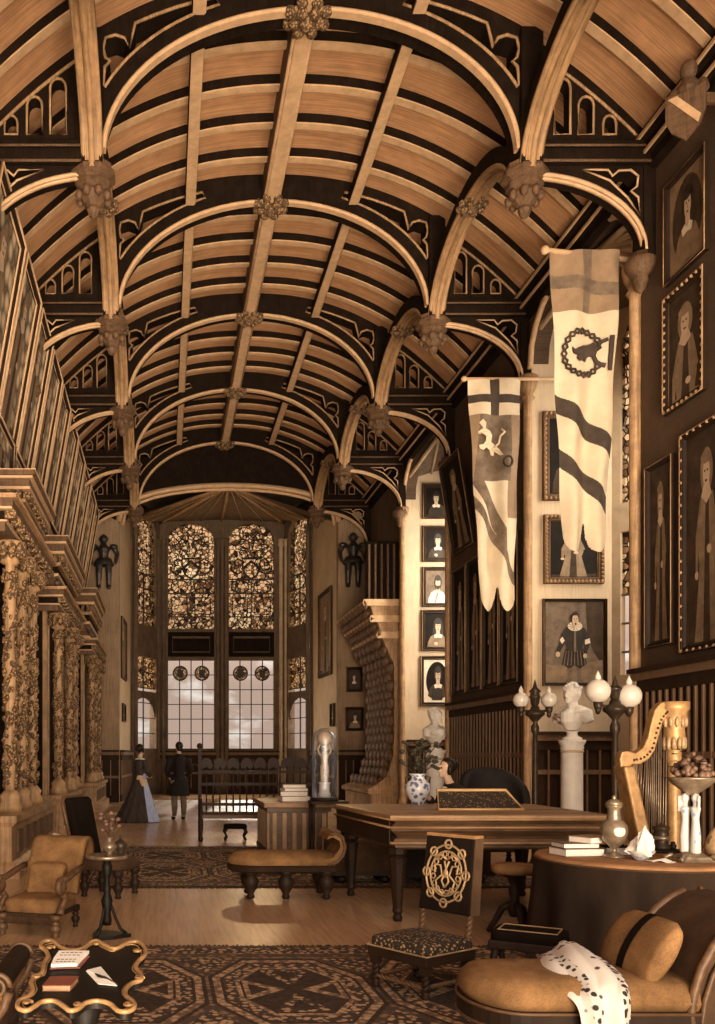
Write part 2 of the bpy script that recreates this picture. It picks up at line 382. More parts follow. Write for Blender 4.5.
m = MB(); m.tube([(a, EW-.03, b) for a, b in hole[1:-1]], .07, 8); m.tube([(a*.97+om*.03, EW+.05, b-.1) for a, b in hole[1:-1]], .05, 8); struct(m, 'trim_bay_arch', 'oakl')
# bay window: reveals, canted sides, front
BP = [(OL, EW+.28), (-1.24, 32.0), (-.19, 34.0), (4.6, 34.0), (5.35, 32.0), (OR_, EW+.28)]
BT = 10.75
win = 0
for i in range(5):
    a = Vector(BP[i]); b = Vector(BP[i+1]); L = (b-a).length; d = (b-a)/L; n = Vector((-d.y, d.x))
    if n.dot(Vector((2.2, 31))-a) > 0: n = -n
    fn = lambda s, z, t, a=a, d=d, n=n: (a.x+d.x*s+n.x*t, a.y+d.y*s+n.y*t, z)
    hs = []
    if i == 2: cols = [(.31, 2.09), (2.66, 4.4)]
    elif i in (1, 3): cols = [(.25, L-.3)] if i == 1 else [(.3, L-.25)]
    else: cols = []
    for (x0, x1) in cols:
        c = (x0+x1)/2; h = (x1-x0)/2
        hs.append([(x0, 6.37), (x1, 6.37), (x1, 9.75)]+[(c+h*math.cos(R(k*15)), 9.75+.7*math.sin(R(k*15))**.85) for k in range(1, 12)]+[(x0, 9.75)])
        hs.append([(x0, 1.75), (x1, 1.75), (x1, 5.17), (x0, 5.17)])
    m = MB(); m.ext([(0, 0), (L, 0), (L, BT), (0, BT)], fn, .3, hs)
    struct(m, 'wall_bay_'+['left', 'left_canted', 'front', 'right_canted', 'right'][i], 'cream' if i in (0, 4) else 'stone')
    for j, (x0, x1) in enumerate(cols):
        win += 1
        w = tag(bpy.data.objects.new('window_%d' % win, None), kind='structure'); COL.objects.link(w)
        g = MB(); g.ext(hs[2*j], lambda s, z, t: fn(s, z, .12+t), .02); g.build('stained_pane', 'stain' if i == 2 else 'stains', w)
        if i == 2:
            g = MB(); g.ext(hs[2*j+1], lambda s, z, t: fn(s, z, .12+t), .01); g.build('clear_pane', 'glass', w)
        else:
            g = MB(); g.ext([(x0, 4.0), (x1, 4.0), (x1, 5.17), (x0, 5.17)], lambda s, z, t: fn(s, z, .12+t), .02); g.build('stained_pane', 'stains', w)
            g = MB(); g.ext([(x0, 1.75), (x1, 1.75), (x1, 3.9), (x0, 3.9)], lambda s, z, t: fn(s, z, .12+t), .01); g.build('clear_pane', 'glass', w)
            g = MB(); c = (x0+x1)/2
            g.ext([(x0, 3.9), (x1, 3.9), (x1, 2.9)]+[(c+(x1-x0)/2*math.cos(R(k*20)), 2.9+.75*math.sin(R(k*20))) for k in range(1, 9)]+[(x0, 2.9)], lambda s, z, t: fn(s, z, .08+t), .03)
            g.build('lancet_head', 'stone', w)
        g = MB()
        n_ = 4 if i == 2 else 2
        for k in range(1, n_):
            s_ = lerp(x0, x1, k/n_); g.ext([(s_-.02, 1.75), (s_+.02, 1.75), (s_+.02, 5.17), (s_-.02, 5.17)], lambda s, z, t: fn(s, z, .08+t), .04)
        for k in range(1, 6):
            z_ = lerp(1.75, 5.17, k/6); g.ext([(x0, z_-.015), (x1, z_-.015), (x1, z_+.015), (x0, z_+.015)], lambda s, z, t: fn(s, z, .085+t), .03)
        g.build('glazing_bar', 'lead', w)
        # upper light: leadwork with a shield, roundels and panels
        g = MB(); c = (x0+x1)/2; hw = (x1-x0)/2
        def ln(pts, r=.025, cl=True): g.tube([fn(p, q, .07) for p, q in pts], r, 5, closed=cl)
        g.ext([(c-.02, 6.37), (c+.02, 6.37), (c+.02, 8.3), (c-.02, 8.3)], lambda s, z, t: fn(s, z, .06+t), .05)
        for z_ in (6.85, 7.75, 8.3):
            g.ext([(x0, z_-.02), (x1, z_-.02), (x1, z_+.02), (x0, z_+.02)], lambda s, z, t: fn(s, z, .06+t), .05)
        if i == 2:
            for sgn in (-1, 1): ln([(c+sgn*hw*.5+.33*math.cos(R(k*20)), 8.02+.25*math.sin(R(k*20))) for k in range(18)])
            ln([(c-.35, 9.1), (c+.35, 9.1), (c+.33, 8.7), (c+.2, 8.45), (c, 8.32), (c-.2, 8.45), (c-.33, 8.7)], .045)
            ln([(c-.33, 8.7), (c, 9.0), (c+.33, 8.7)], .06, False)
            for sgn in (-1, 1):
                ln([(c+sgn*a_, b_) for a_, b_ in ((.36, 9.0), (.5, 9.1), (.66, 9.0), (.62, 8.82), (.5, 8.86), (.52, 8.96))], .035, False); ln([(c+sgn*a_, b_) for a_, b_ in ((.1, 9.15), (.2, 9.4), (.42, 9.45), (.45, 9.28), (.33, 9.26))], .035, False)
                ln([(c+sgn*a_, b_) for a_, b_ in ((.36, 8.6), (.55, 8.5), (.75, 8.62), (.8, 8.8))], .035, False); ln([(c+sgn*a_, b_) for a_, b_ in ((.05, 9.5), (.12, 9.8), (.38, 9.85), (.52, 9.66), (.7, 9.6))], .035, False); ln([(c+sgn*a_, b_) for a_, b_ in ((.0, 9.95), (.15, 10.12), (.32, 10.08), (.3, 9.96))], .03, False)
                ln([(c+sgn*hw*.5+a_, b_) for a_, b_ in ((-.25, 6.48), (-.1, 6.75), (.1, 6.5), (.25, 6.75))], .03, False)
            for sgn in (-1, 1): ln([(c+sgn*hw*.5-.3, 6.95), (c+sgn*hw*.5+.3, 6.95), (c+sgn*hw*.5+.3, 7.6), (c+sgn*hw*.5-.3, 7.6)])
            for k in range(7):
                a_ = R(20+k*23); ln([(c+hw*.62*math.cos(a_)+.12*math.cos(R(q*45)), 9.35+.6*math.sin(a_)+.12*math.sin(R(q*45))) for q in range(8)], .02)
        else:
            for z_ in (7.3, 8.0, 8.9): ln([(c+hw*.55*math.cos(R(k*30)), z_+.28*math.sin(R(k*30))) for k in range(12)])
        g.build('leadwork', 'lead', w)
        if i == 2:
            g = MB()
            for sgn in (-1, 1):
                cc = c+sgn*.42
                g.ext([(cc+.27*math.cos(R(k*20)), 4.66+.27*math.sin(R(k*20))) for k in range(18)], lambda s, z, t: fn(s, z, .05+t), .04)
            rd = g.build('roundel', 'stains', w)
            g2 = MB()
            for sgn in (-1, 1): g2.tube([fn(c+sgn*.42+.27*math.cos(R(k*20)), 4.66+.27*math.sin(R(k*20)), .05) for k in range(18)], .03, 6, closed=True); g2.ext([(c+sgn*.42-.1, 4.5), (c+sgn*.42+.1, 4.5), (c+sgn*.42+.12, 4.8), (c+sgn*.42-.12, 4.8)], lambda s, z, t: fn(s, z, .03+t), .03)
            g2.build('roundel_ring', 'lead', rd)
# dark panels between the tiers, shafts, sill wainscot of the bay
m = MB()
for x0, x1 in ((.31, 2.09), (2.66, 4.4)):
    X0, X1 = -.19+x0, -.19+x1
    m.rect_frame(lambda a, b, n: ((X0+X1)/2+a, 33.98-n, 5.77+b), X1-X0, .95, [(0, 0), (.04, .06), (.12, .06), (.16, 0)])
    m.box(X0+.18, X1-.18, 33.95, 33.99, 5.5, 6.0)
struct(m, 'trim_transom_panel', 'oakd')
for k, (px_, yy) in enumerate(((-.15, 33.88), (2.2, 33.85), (4.56, 33.88), (-1.15, 31.9), (5.27, 31.9))):
    m = MB()
    for dx in ((-.16, 0, .16) if k == 1 else (-.1, .1)):
        m.lathe([(.12, .0), (.12, 1.3), (.075, 1.4), (.075, 9.5), (.13, 9.6), (.09, 9.68), (.14, 9.8), (0, 9.8)], (px_+dx, yy, 0), 12)
    struct(m, 'column_bay_'+['left', 'centre', 'right', 'left_outer', 'right_outer'][k], 'stone' if k != 2 else 'stonel')
A = (2.05, EW+.2, 10.15)
tops = [(OL, EW+.3, 9.0), (-1.24, 32, 10.1), (-.19, 34, 10.5), (2.2, 34, 10.6), (4.6, 34, 10.5), (5.35, 32, 10.1), (OR_, EW+.3, 9.0)]
m = MB(); m.add([A]+tops, [(0, i, i+1) for i in range(1, 7)])
m.box(-2, 6, EW+.28, 34.4, BT, BT+.1); struct(m, 'ceiling_bay', 'stone')
m = MB()
for t in tops[1:-1]: m.tube([(A[0], A[1], A[2]-.04), (t[0], t[1], t[2]-.04)], .055, 6)
for a, b in zip(tops[1:-1], tops[2:-1]):
    for q in (.33, .67): m.tube([(A[0], A[1], A[2]-.03), tuple(lerp(a[k], b[k], q)-(.02 if k == 2 else 0) for k in range(3))], .02, 6)
struct(m, 'trim_bay_ribs', 'oakr')
def wainscot(name, p0, p1, n2, h, nb, dark='dado', light='dadol', mid=None, arcade=False):
    """panelled dado along p0-p1, n2 = unit normal into the room"""
    a = Vector(p0); b = Vector(p1); L = (b-a).length; d = (b-a)/L; n = Vector(n2)
    fn = lambda s, z, t: (a.x+d.x*s+n.x*t, a.y+d.y*s+n.y*t, z)
    def bx(m, s0, s1, z0, z1, t0, t1, mi):
        m.hexa([fn(s0, z0, t0), fn(s1, z0, t0), fn(s1, z0, t1), fn(s0, z0, t1), fn(s0, z1, t0), fn(s1, z1, t0), fn(s1, z1, t1), fn(s0, z1, t1)], mi)
    m = MB(); bx(m, 0, L, 0, h, .002, .03, 0); bx(m, 0, L, 0, .22, .03, .07, 0)
    bx(m, 0, L, h-.1, h, .03, .12, 1); bx(m, 0, L, h-.26, h-.1, .03, .07, 0); bx(m, 0, L, h, h+.06, .0, .16, 0)
    if mid: bx(m, 0, L, mid-.04, mid+.04, .03, .06, 1)
    for k in range(nb+1):
        s_ = L*k/nb; w = .017
        bx(m, max(0, s_-w), min(L, s_+w), .22, h-.26, .03, .065, 1)
        if arcade and k < nb:
            c = L*(k+.5)/nb; r = L/nb*.36
            m.tube([fn(c+r*math.cos(R(q*22.5)), h-.55+r*math.sin(R(q*22.5)), .04) for q in range(9)], .02, 5, 1)
    return struct(m, name, [dark, light])
wainscot('trim_wainscot_near', (WR, 8.0), (WR, RA[0]), (-1, 0), 2.6, 26, mid=1.5)
wainscot('trim_wainscot_middle', (WR, RA[1]+.1), (WR, RB[0]-.1), (-1, 0), 2.6, 24, mid=1.5)
wainscot('trim_wainscot_oriel', (WR+.05, RA[1]-.013), (7.85, RA[1]-.013), (0, -1), 1.85, 6, mid=1.2)
wainscot('trim_wainscot_alcove', (WR+.05, RB[1]), (7.85, RB[1]), (0, -1), 1.85, 6)
wainscot('trim_wainscot_end_left', (WL, EW), (OL, EW), (0, -1), 1.6, 4, mid=.8)
wainscot('trim_wainscot_end_right', (OR_, EW), (WR, EW), (0, -1), 1.6, 4)
wainscot('trim_wainscot_bay', (-.19, 34), (4.6, 34), (0, -1), 1.6, 16, mid=.8, arcade=True)
wainscot('trim_wainscot_bay_left', BP[0], BP[1], (.999, .05), 1.6, 10, mid=.8)
wainscot('trim_wainscot_bay_right', BP[5], BP[4], (-.999, -.04), 1.6, 10, mid=.8)
# wall plates (cornices) at the roof's foot
for sx, nm in ((WL, 'left'), (WR, 'right')):
    s_ = 1 if sx < 0 else -1
    m = MB(); p = [(0, 9.62), (s_*.26, 9.62), (s_*.26, 9.54), (s_*.18, 9.5), (s_*.18, 9.40), (s_*.10, 9.36), (s_*.10, 9.24), (0, 9.2)]
    m.ext([(sx+a, b) for a, b in p], lambda a, b, t: (a, NEAR+t, b), EW-NEAR)
    struct(m, 'trim_wall_plate_'+nm, 'oakd')
    m = MB(); m.box(*sorted((sx+s_*.25, sx+s_*.28)), NEAR, EW, 9.53, 9.57); m.box(*sorted((sx+s_*.17, sx+s_*.2)), NEAR, EW, 9.36, 9.40); struct(m, 'trim_wall_plate_edge_'+nm, 'oakl')
# ------------------------------------------------------------------ roof timbers
D = .34
AC, ARX, ARZ, ACZ = (XL+XR)/2, (XR-XL)/2-.12, 1.92, 9.38
def lancet(c, z0, z1, w): return [(c-w/2, z0), (c+w/2, z0), (c+w/2, z1-w*.6)]+[(c+w/2*math.cos(R(k)), z1-w*.6+w*.6*math.sin(R(k))) for k in (30, 60, 90, 120, 150)]+[(c-w/2, z1-w*.6)]
def mirror(pts): return [(XL+XR-a, b) for a, b in pts]
def clampx(pts): return pts
def make_truss():
    r = thing('roof_truss', 'x', 'roof truss', (0, TY[0], 0))
    xl, xr = XL-.17, XR+.17
    outer = [(xl, 9.2)]+[(lerp(xl, xr, i/40), roof(lerp(xl, xr, i/40))) for i in range(41)]+[(xr, 9.2), (AC+ARX, 9.2)]+arc(AC, ACZ, ARX, ARZ, 0, 180, 44)+[(AC-ARX, 9.2)]
    def spand(sign):
        ring = arc(AC, ACZ, ARX+.22, ARZ+.22, 24, 66, 10); e = ring[-1]
        x0 = XR-.14; zt = roof(x0)-.2; z0 = ring[0][1]+.02
        pts = [(min(p[0], x0-.02), p[1]) for p in ring]
        tp = [(lerp(e[0]+.05, x0-.42, i/4), roof(lerp(e[0]+.05, x0-.42, i/4))-.2) for i in range(5)]
        foil = [(x0-.34, zt-.1), (x0-.28, zt+.02), (x0-.16, zt+.06), (x0-.03, zt+.02), (x0, zt-.12), (x0-.03, zt-.24), (x0-.09, zt-.29), (x0-.02, zt-.36), (x0, z0+.02)]
        pts = pts+tp+foil
        return pts if sign > 0 else mirror(pts)
    hR, hL = spand(1), spand(-1)
    m = MB(); m.ext(outer, xz, D, [hR, hL]); m.v = [(a, b-D/2, c) for a, b, c in m.v]
    ar = m.build('arch_rib', 'oakd', r)
    m = MB(); inn = arc(AC, ACZ, ARX, ARZ, 2, 178, 44)
    m.ext(inn+arc(AC, ACZ, ARX-.05, ARZ-.05, 178, 2, 44), lambda a, b, t: (a, t-.18, b), .11)
    m.tube([(a, -.17, b) for a, b in arc(AC, ACZ, ARX-.015, ARZ-.015, 2, 178, 44)], .03, 6); m.build('soffit_moulding', 'oakl', r)  # light on the arch underside painted as a pale strip
    for h in (hR, hL):
        m = MB(); m.tube([(a, -D/2, b) for a, b in h], .022, 5, closed=True); m.build('tracery_bead', 'oakr', r)  # pale outline paints highlights round the spandrel openings
    for sg in (1, -1):
        w0, w1 = (XR+.16, WR) if sg > 0 else (WL, XL-.16)
        f = (lambda p: p) if sg > 0 else mirror
        wx = WR if sg > 0 else XL+XR-WL
        lan = [lancet(5.24, 9.68, 10.42, .21), lancet(5.55, 9.68, 10.18, .2), lancet(5.86, 9.68, 9.93, .17)]
        out = [(XR+.1, 9.5), (wx, 9.5)]+[(lerp(wx, XR+.1, i/16), 0) for i in range(17)]
        mx = lambda a: a if sg > 0 else XL+XR-a
        out = [(a, b if b else max(9.52, roof(mx(a)))) for a, b in out]
        m = MB(); m.ext(f(out), lambda a, b, t: (a, t-.1, b), .2, [f(l) for l in lan]); m.build('lancet_screen', 'oakd', r)
        m = MB()
        for l in lan: m.tube([(a, -.1, b) for a, b in f(l)], .018, 5, closed=True)
        m.tube([(a, -.12, b) for a, b in f([(lerp(XR+.15, wx-.2, i/14), roof(mx(lerp(XR+.15, wx-.2, i/14)))-.2) for i in range(15)])], .022, 5)
        m.build('tracery_bead', 'oakr', r)  # painted highlights along the lancets and the rafter edge
        m = MB(); a0, a1 = sorted((mx(XR-.1), mx(wx))); m.box(a0, a1, -.2, .2, 9.25, 9.5); m.box(a0, a1, -.23, .23, 9.43, 9.52); m.build('hammer_beam', 'oakd', r)
        m = MB(); m.tube([(a0, -.2, 9.27), (a1, -.2, 9.27)], .022, 5); m.tube([(a0, -.23, 9.45), (a1, -.23, 9.45)], .018, 5); m.build('beam_bead', 'oakm', r)
        # curved brace to the wall
        bx_, bz = wx-XR-.12, 1.0
        cur = arc(XR, 8.15, bx_, bz, 90, 0, 18)
        plate = [(XR, 9.25), (wx, 9.25), (wx, 8.05), (wx-.12, 8.05)]+cur[::-1]
        q = wx-.2
        hole = [(q-.75, 9.2), (q-.42, 9.2), (q-.36, 9.12), (q-.28, 9.19), (q-.12, 9.2), (q-.02, 9.12), (q-.04, 8.98), (q-.12, 8.92), (q-.02, 8.84), (q, 8.6), (q-.16, 8.83), (q-.4, 9.06)]
        m = MB(); m.ext(f(plate), lambda a, b, t: (a, t-.12, b), .24, [f(hole)]); br = m.build('wall_brace', 'oakd', r)
        m = MB(); m.tube([(a, -.12, b) for a, b in f(cur)], .03, 6); m.tube([(a, -.07, b-.01) for a, b in f(cur)], .04, 6); m.tube([(a, -.12, b) for a, b in f(hole)], .016, 5, closed=True); m.build('brace_moulding', 'oakl', br)  # pale tubes paint the light along the brace's curve and opening
        m = MB(); a0, a1 = sorted((mx(wx-.16), mx(wx))); m.box(a0, a1, -.14, .14, 8.0, 9.5); m.build('wall_post', 'oakd', r)
        m = MB(); m.lathe([(0, 7.62), (.05, 7.66), (.1, 7.78), (.09, 7.84), (.15, 7.9), (.2, 7.98), (.2, 8.05), (.13, 8.08), (.13, 8.14), (0, 8.14)], (mx(wx-.14), -.02, 0), 10); m.build('wall_corbel', 'oakm', r)
        x = XR if sg > 0 else XL
        m = MB(); m.lathe([(0, 8.62), (.06, 8.66), (.09, 8.74), (.08, 8.78), (.15, 8.84), (.19, 8.93), (.17, 8.98), (.24, 9.02), (.24, 9.07), (.2, 9.09), (.3, 9.15), (.3, 9.21), (.26, 9.24), (.26, 9.3), (0, 9.3)], (x, 0, 0), 8, sm=False)
        p = m.build('pendant', 'oakm', r)
        m = MB()
        for k in range(8):
            a = R(k*45+22.5); m.ell((x+.2*math.cos(a), .2*math.sin(a), 8.9), (.055, .055, .07), 8, 6)
        m.lathe([(.305, 9.16), (.31, 9.18), (.305, 9.2)], (x, 0, 0), 8, sm=False); m.build('pendant_leaf', 'oakm', p)
        m = MB(); m.box(x-.14, x+.14, -.26, .26, 9.2, roof(x)-.02); m.build('post', 'oakd', r)
    return r
TN = ['nearest', 'second', 'third', 'fourth', 'farthest']
truss0 = make_truss()
for i in range(5):
    o = truss0 if i == 0 else copy_tree(truss0)
    o.location.y = TY[i]
    tag(o, ['nearest hammerbeam roof truss, its arch cut by the top of the photo', 'second hammerbeam roof truss from the viewer, with traceried spandrels', 'third hammerbeam roof truss from the viewer, with pendants', 'fourth hammerbeam roof truss, last but one before the end window', 'farthest hammerbeam roof truss, directly against the end window wall'][i], 'roof truss', 'hammerbeam roof trusses')
# ridge, purlins
def boss(m, c, r, ax='z', mi=0):
    m.ell(c, (r*.45,)*3, 10, 7, mi)
    for ring, rr, k0 in ((6, .62, 0), (8, .95, .5)):
        for k in range(ring):
            a = 2*PI*(k+k0)/ring
            m.ell((c[0]+r*rr*math.cos(a), c[1]+r*rr*math.sin(a), c[2]+(.1 if ring == 8 else -.03)*r*2), (r*.3, r*.3, r*.26), 8, 6, mi)
rb = thing('ridge_beam', 'moulded oak ridge beam with carved bosses running down the roof', 'roof beam', (RX, 9, 11.3))
m = MB(); m.box(-.15, .15, -7.5, EW-9, -.0, .45); m.build('beam', 'oakm', rb)
m = MB(); m.box(-.1, .1, -7.5, EW-9, -.05, .0); m.tube([(-.12, -7.5, .0), (-.12, EW-9, .0)], .03, 6); m.tube([(.12, -7.5, .0), (.12, EW-9, .0)], .03, 6); m.build('soffit_moulding', 'oakl', rb)  # ridge underside made paler to carry painted light
for y in TY:
    m = MB(); boss(m, (0, y-9-.05, -.1), .27); m.build('boss', 'carv', rb)
for k, (u, nm) in enumerate(((-.32, 'left'), (.32, 'right'))):
    x = RX+u*4.5; z = roof(x)
    p = thing('purlin', 'oak purlin running along the %s slope of the roof' % nm, 'roof beam', (x, 9, z-.3), 0, 'long purlins')
    m = MB(); m.box(-.09, .09, -7.5, EW-9, -.06, .09); m.build('beam', 'oakd', p)
    m = MB(); m.box(-.075, .075, -7.5, EW-9, -.09, -.06); m.tube([(.08, -7.5, -.06), (.08, EW-9, -.06)], .02, 5); m.build('soffit_moulding', 'oakl', p)  # lit underside of the purlin put into a paler colour
# transverse rafters
xs = [lerp(WL+.05, WR-.05, i/44) for i in range(45)]
m = MB(); m.ext([(x, roof(x)) for x in xs]+[(x, roof(x)-.15) for x in xs[::-1]], lambda a, b, t: (a, t-.06, b), .12)
raf = m.build('curved_rafter', 'oakd')
m = MB(); m.ext([(x, roof(x)-.15) for x in xs]+[(x, roof(x)-.175) for x in xs[::-1]], lambda a, b, t: (a, t-.065, b), .13); m.build('soffit_strip', 'oakl', raf)  # underside light painted as a pale strip below the rafter
first = True
BN = ['in front of the nearest truss', 'between the nearest and second trusses', 'between the second and third trusses', 'between the third and fourth trusses', 'between the fourth and farthest trusses']
for b in range(-1, 4):
    for k in range(1, 5):
        o = raf if first else copy_tree(raf); first = False
        o.location.y = TY[0]+b*BAY+k*.8
        tag(o, '%s curved rafter %s, counting from the viewer' % (ORD[k-1], BN[b+1]), 'rafter', 'curved roof rafters')
# arcade arches between neighbouring pendants
def make_arcade():
    r = thing('arcade_arch', 'x', 'arch', (0, 0, 0))
    o = [(a, b) for a, b in arc(0, 9.15, 1.8, .95, 0, 180, 26)]; i_ = arc(0, 9.15, 2.0, 1.2, 180, 0, 26)
    m = MB(); m.ext(o+i_, lambda a, b, t: (t-.13, a, b), .26); m.build('rib', 'oakd', r)
    m = MB(); m.ext(arc(0, 9.15, 1.8, .95, 0, 180, 26)+arc(0, 9.15, 1.75, .9, 180, 0, 26), lambda a, b, t: (t-.09, a, b), .18)
    for s_ in (-.11, .11): m.tube([(s_, a, b) for a, b in arc(0, 9.15, 1.8, .94, 0, 180, 26)], .04, 6)
    m.tube([(0, a, b) for a, b in arc(0, 9.15, 1.75, .89, 0, 180, 26)], .045, 6)
    m.build('soffit_moulding', 'oakr', r)  # brightness of the lit arch soffit put into its colour
    m = MB(); boss(m, (0, 0, 10.0), .2); m.build('boss', 'carv', r)
    return r
ar = make_arcade(); first = True
for sx, nm in ((XL, 'left'), (XR, 'right')):
    for b in range(-1, 4):
        o = ar if first else copy_tree(ar); first = False
        o.location = (sx, TY[0]+b*BAY+2, 0)
        tag(o, 'moulded arcade arch on the %s pendants, %s' % (nm, BN[b+1]), 'arch', 'arcade arches')
# ------------------------------------------------------------------ pictures
def oval(cx, cy, rx, ry, n=20, a0=0, a1=360): return [(cx+rx*math.cos(R(a0+(a1-a0)*k/n)), cy+ry*math.sin(R(a0+(a1-a0)*k/n))) for k in range(n)]
PM = ['paintd', 'paintb', 'paintt', 'paintw', 'paintf', 'painth', 'bgrey']
DK, BR, TN_, WH, FL, HR, GY = range(7)
def figure(kind, w, h):
    """layers (polygon, material) in picture units -.5..+.5 times w, h"""
    s = []; sxk = .8 if kind == 'noble' else (1.14 if kind.startswith('bust') and 'o' not in kind[4:] else 1); q_ = sxk if sxk > 1 else 1
    def P(pts, m): s.append(([(a*w*sxk, max(-.5, b*q_-(.03 if q_ > 1 else 0))*h) for a, b in pts], m))
    k = kind
    if k.startswith('bust'):
        wh = 'w' in k[4:]; lad = 'l' in k[4:]; ov = 'o' in k[4:]; fx = -.04 if 'a' in k[4:] else .03
        if ov: P(oval(0, 0, .42, .46, 28), DK if not 'p' in k[4:] else BR)
        body = WH if wh else (TN_ if lad else BR)
        P([(-.36, -.5+(.14 if ov else 0)), (-.33, -.28), (-.24, -.14), (-.1, -.07), (.1, -.07), (.25, -.13), (.34, -.27), (.36, -.5+(.14 if ov else 0)), (.12, -.5+(.05 if ov else 0)), (-.12, -.5+(.05 if ov else 0))], body)
        if not wh and not lad: P([(-.2, -.46), (-.2, -.2), (0, -.12), (.2, -.2), (.2, -.46)], HR)
        P(oval(fx, .15, .17 if lad else .15, .21, 18), HR)
        if lad: P([(fx-.17, .15), (fx-.2, -.1), (fx-.1, -.14), (fx-.07, .1)], HR); P([(fx+.17, .15), (fx+.2, -.1), (fx+.1, -.14), (fx+.07, .1)], HR)
        P([(fx-.06, .06), (fx-.07, -.08), (fx, -.14), (fx+.07, -.08), (fx+.06, .06)], FL)
        P(oval(fx, .13, .095, .145, 18), FL)
        P(oval(fx-.03, .155, .022, .012, 8), HR); P(oval(fx+.045, .155, .022, .012, 8), HR)
        P([(fx+.005, .14), (fx+.022, .09), (fx-.008, .09)], TN_); P(oval(fx+.005, .055, .032, .011, 8), BR)
        P(oval(fx, .245, .11, .06, 14), HR)
        if 'b' in k[4:]: P([(fx-.085, .08), (fx-.05, -.03), (fx, -.06), (fx+.05, -.03), (fx+.085, .08), (fx+.03, .055), (fx-.03, .055)], HR)
        if not wh: P([(fx-.16, -.1), (fx-.06, -.06), (fx, -.12), (fx+.06, -.06), (fx+.16, -.1), (fx+.12, -.18), (fx, -.16), (fx-.12, -.18)], WH)
        if wh: P([(fx-.02, -.12), (fx-.14, -.42), (fx-.1, -.44), (fx+.02, -.16)], TN_)
        if 'h' in k[4:]: P(oval(-.05, -.33, .07, .05, 12), FL); P([(-.12, -.33), (-.3, -.46), (-.24, -.5), (-.05, -.37)], body)
    elif k == 'noble':     # full-length nobleman, ruff, doublet and puffed breeches
        P([(.25, .5), (.62, .5), (.62, -.3), (.4, -.1), (.28, .1)], BR); P([(-.62, -.28), (-.1, -.3), (.62, -.22), (.62, -.5), (-.62, -.5)], TN_)
        for sx in (-1, 1):
            P([(sx*.04-.0, -.28), (sx*.17, -.28), (sx*.14, -.44), (sx*.2, -.49), (sx*.05, -.49), (sx*.06, -.42)], GY)
        P([(-.2, -.08), (-.27, -.27), (-.12, -.33), (0, -.29), (.12, -.33), (.27, -.27), (.2, -.08)], HR)
        for q in range(-3, 4): P([(q*.06-.008, -.1), (q*.078-.012, -.29), (q*.078+.012, -.29), (q*.06+.008, -.1)], GY)
        P([(-.22, .17), (-.09, .22), (.09, .22), (.23, .17), (.19, 0), (.15, -.1), (-.15, -.1), (-.19, 0)], HR)
        P([(-.22, .17), (-.19, .05), (-.25, -.05), (-.36, -.16), (-.41, -.13), (-.33, 0), (-.3, .09)], HR); P([(-.28, -.02), (-.22, .02), (-.27, .07), (-.33, .03)], WH); P(oval(-.37, -.15, .05, .035, 10), FL)
        P([(.23, .17), (.31, .06), (.33, -.02), (.24, -.18), (.18, -.16), (.24, -.03), (.2, .06)], HR); P([(.22, -.03), (.34, -.01), (.32, .05), (.22, .03)], WH); P(oval(.22, -.17, .045, .03, 10), FL)
        P([(-.02, .14), (.02, .14), (.03, -.12), (-.03, -.12)], GY)
        P(oval(0, .2, .16, .06, 22), WH)
        for q in range(10): a = R(q*36); P([(.0, .2), (.15*math.cos(a), .2+.052*math.sin(a)), (.15*math.cos(a+.12), .2+.052*math.sin(a+.12))], TN_)
        P(oval(0, .31, .088, .075, 16), HR); P(oval(0, .275, .068, .08, 16), FL); P(oval(-.025, .29, .014, .008, 8), HR); P(oval(.03, .29, .014, .008, 8), HR); P(oval(.003, .228, .022, .012, 8), HR); P([(0, .28), (.014, .255), (-.006, .255)], TN_)
        P([(-.08, .3), (-.06, .36), (0, .375), (.06, .36), (.08, .3), (.04, .335), (-.04, .335)], HR)
    elif k.startswith('full') or k.startswith('half'):   # standing figure
        z_ = 1.75 if k.startswith('half') else 1.12; o_ = .30 if k.startswith('half') else .02; s0 = []
        def P(pts, m): s.append(([(max(-.5, min(.5, a*z_))*w, max(-.5, min(.5, b*z_-o_))*h) for a, b in pts], m))
        c = TN_ if 'l' in k else (HR if 'd' in k else BR)
        P([(-.5, -.4), (.5, -.38), (.5, -.5), (-.5, -.5)], BR) if z_ < 1.5 else None
        P([(-.13, .2), (.13, .2), (.2, -.02), (.16, -.1), (.27, -.46), (-.27, -.46), (-.16, -.1), (-.2, -.02)], c)
        P([(-.03, .18), (.04, .18), (.07, -.45), (-.08, -.45)], BR if c != BR else DK)
        P([(.13, .2), (.23, .02), (.06, -.06), (.05, -.03), (.14, .03)], c); P(oval(.05, -.04, .05, .02, 10), FL)
        P([(-.13, .2), (-.24, .02), (-.24, -.12), (-.19, -.12), (-.17, .02)], c); P(oval(-.215, -.14, .04, .02, 10), FL)
        hr = TN_ if 'l' in k else HR; P(oval(0, .295, .135, .10, 18), hr); P([(-.05, .25), (-.11, .19), (0, .155), (.11, .19), (.05, .25)], FL if 'l' in k else WH)
        P(oval(0, .285, .075, .068, 16), FL); P(oval(-.028, .295, .016, .006, 8), HR); P(oval(.03, .295, .016, .006, 8), HR); P(oval(.003, .252, .026, .006, 8), BR)
        P(oval(0, .352, .115, .028, 14), hr)
    return s
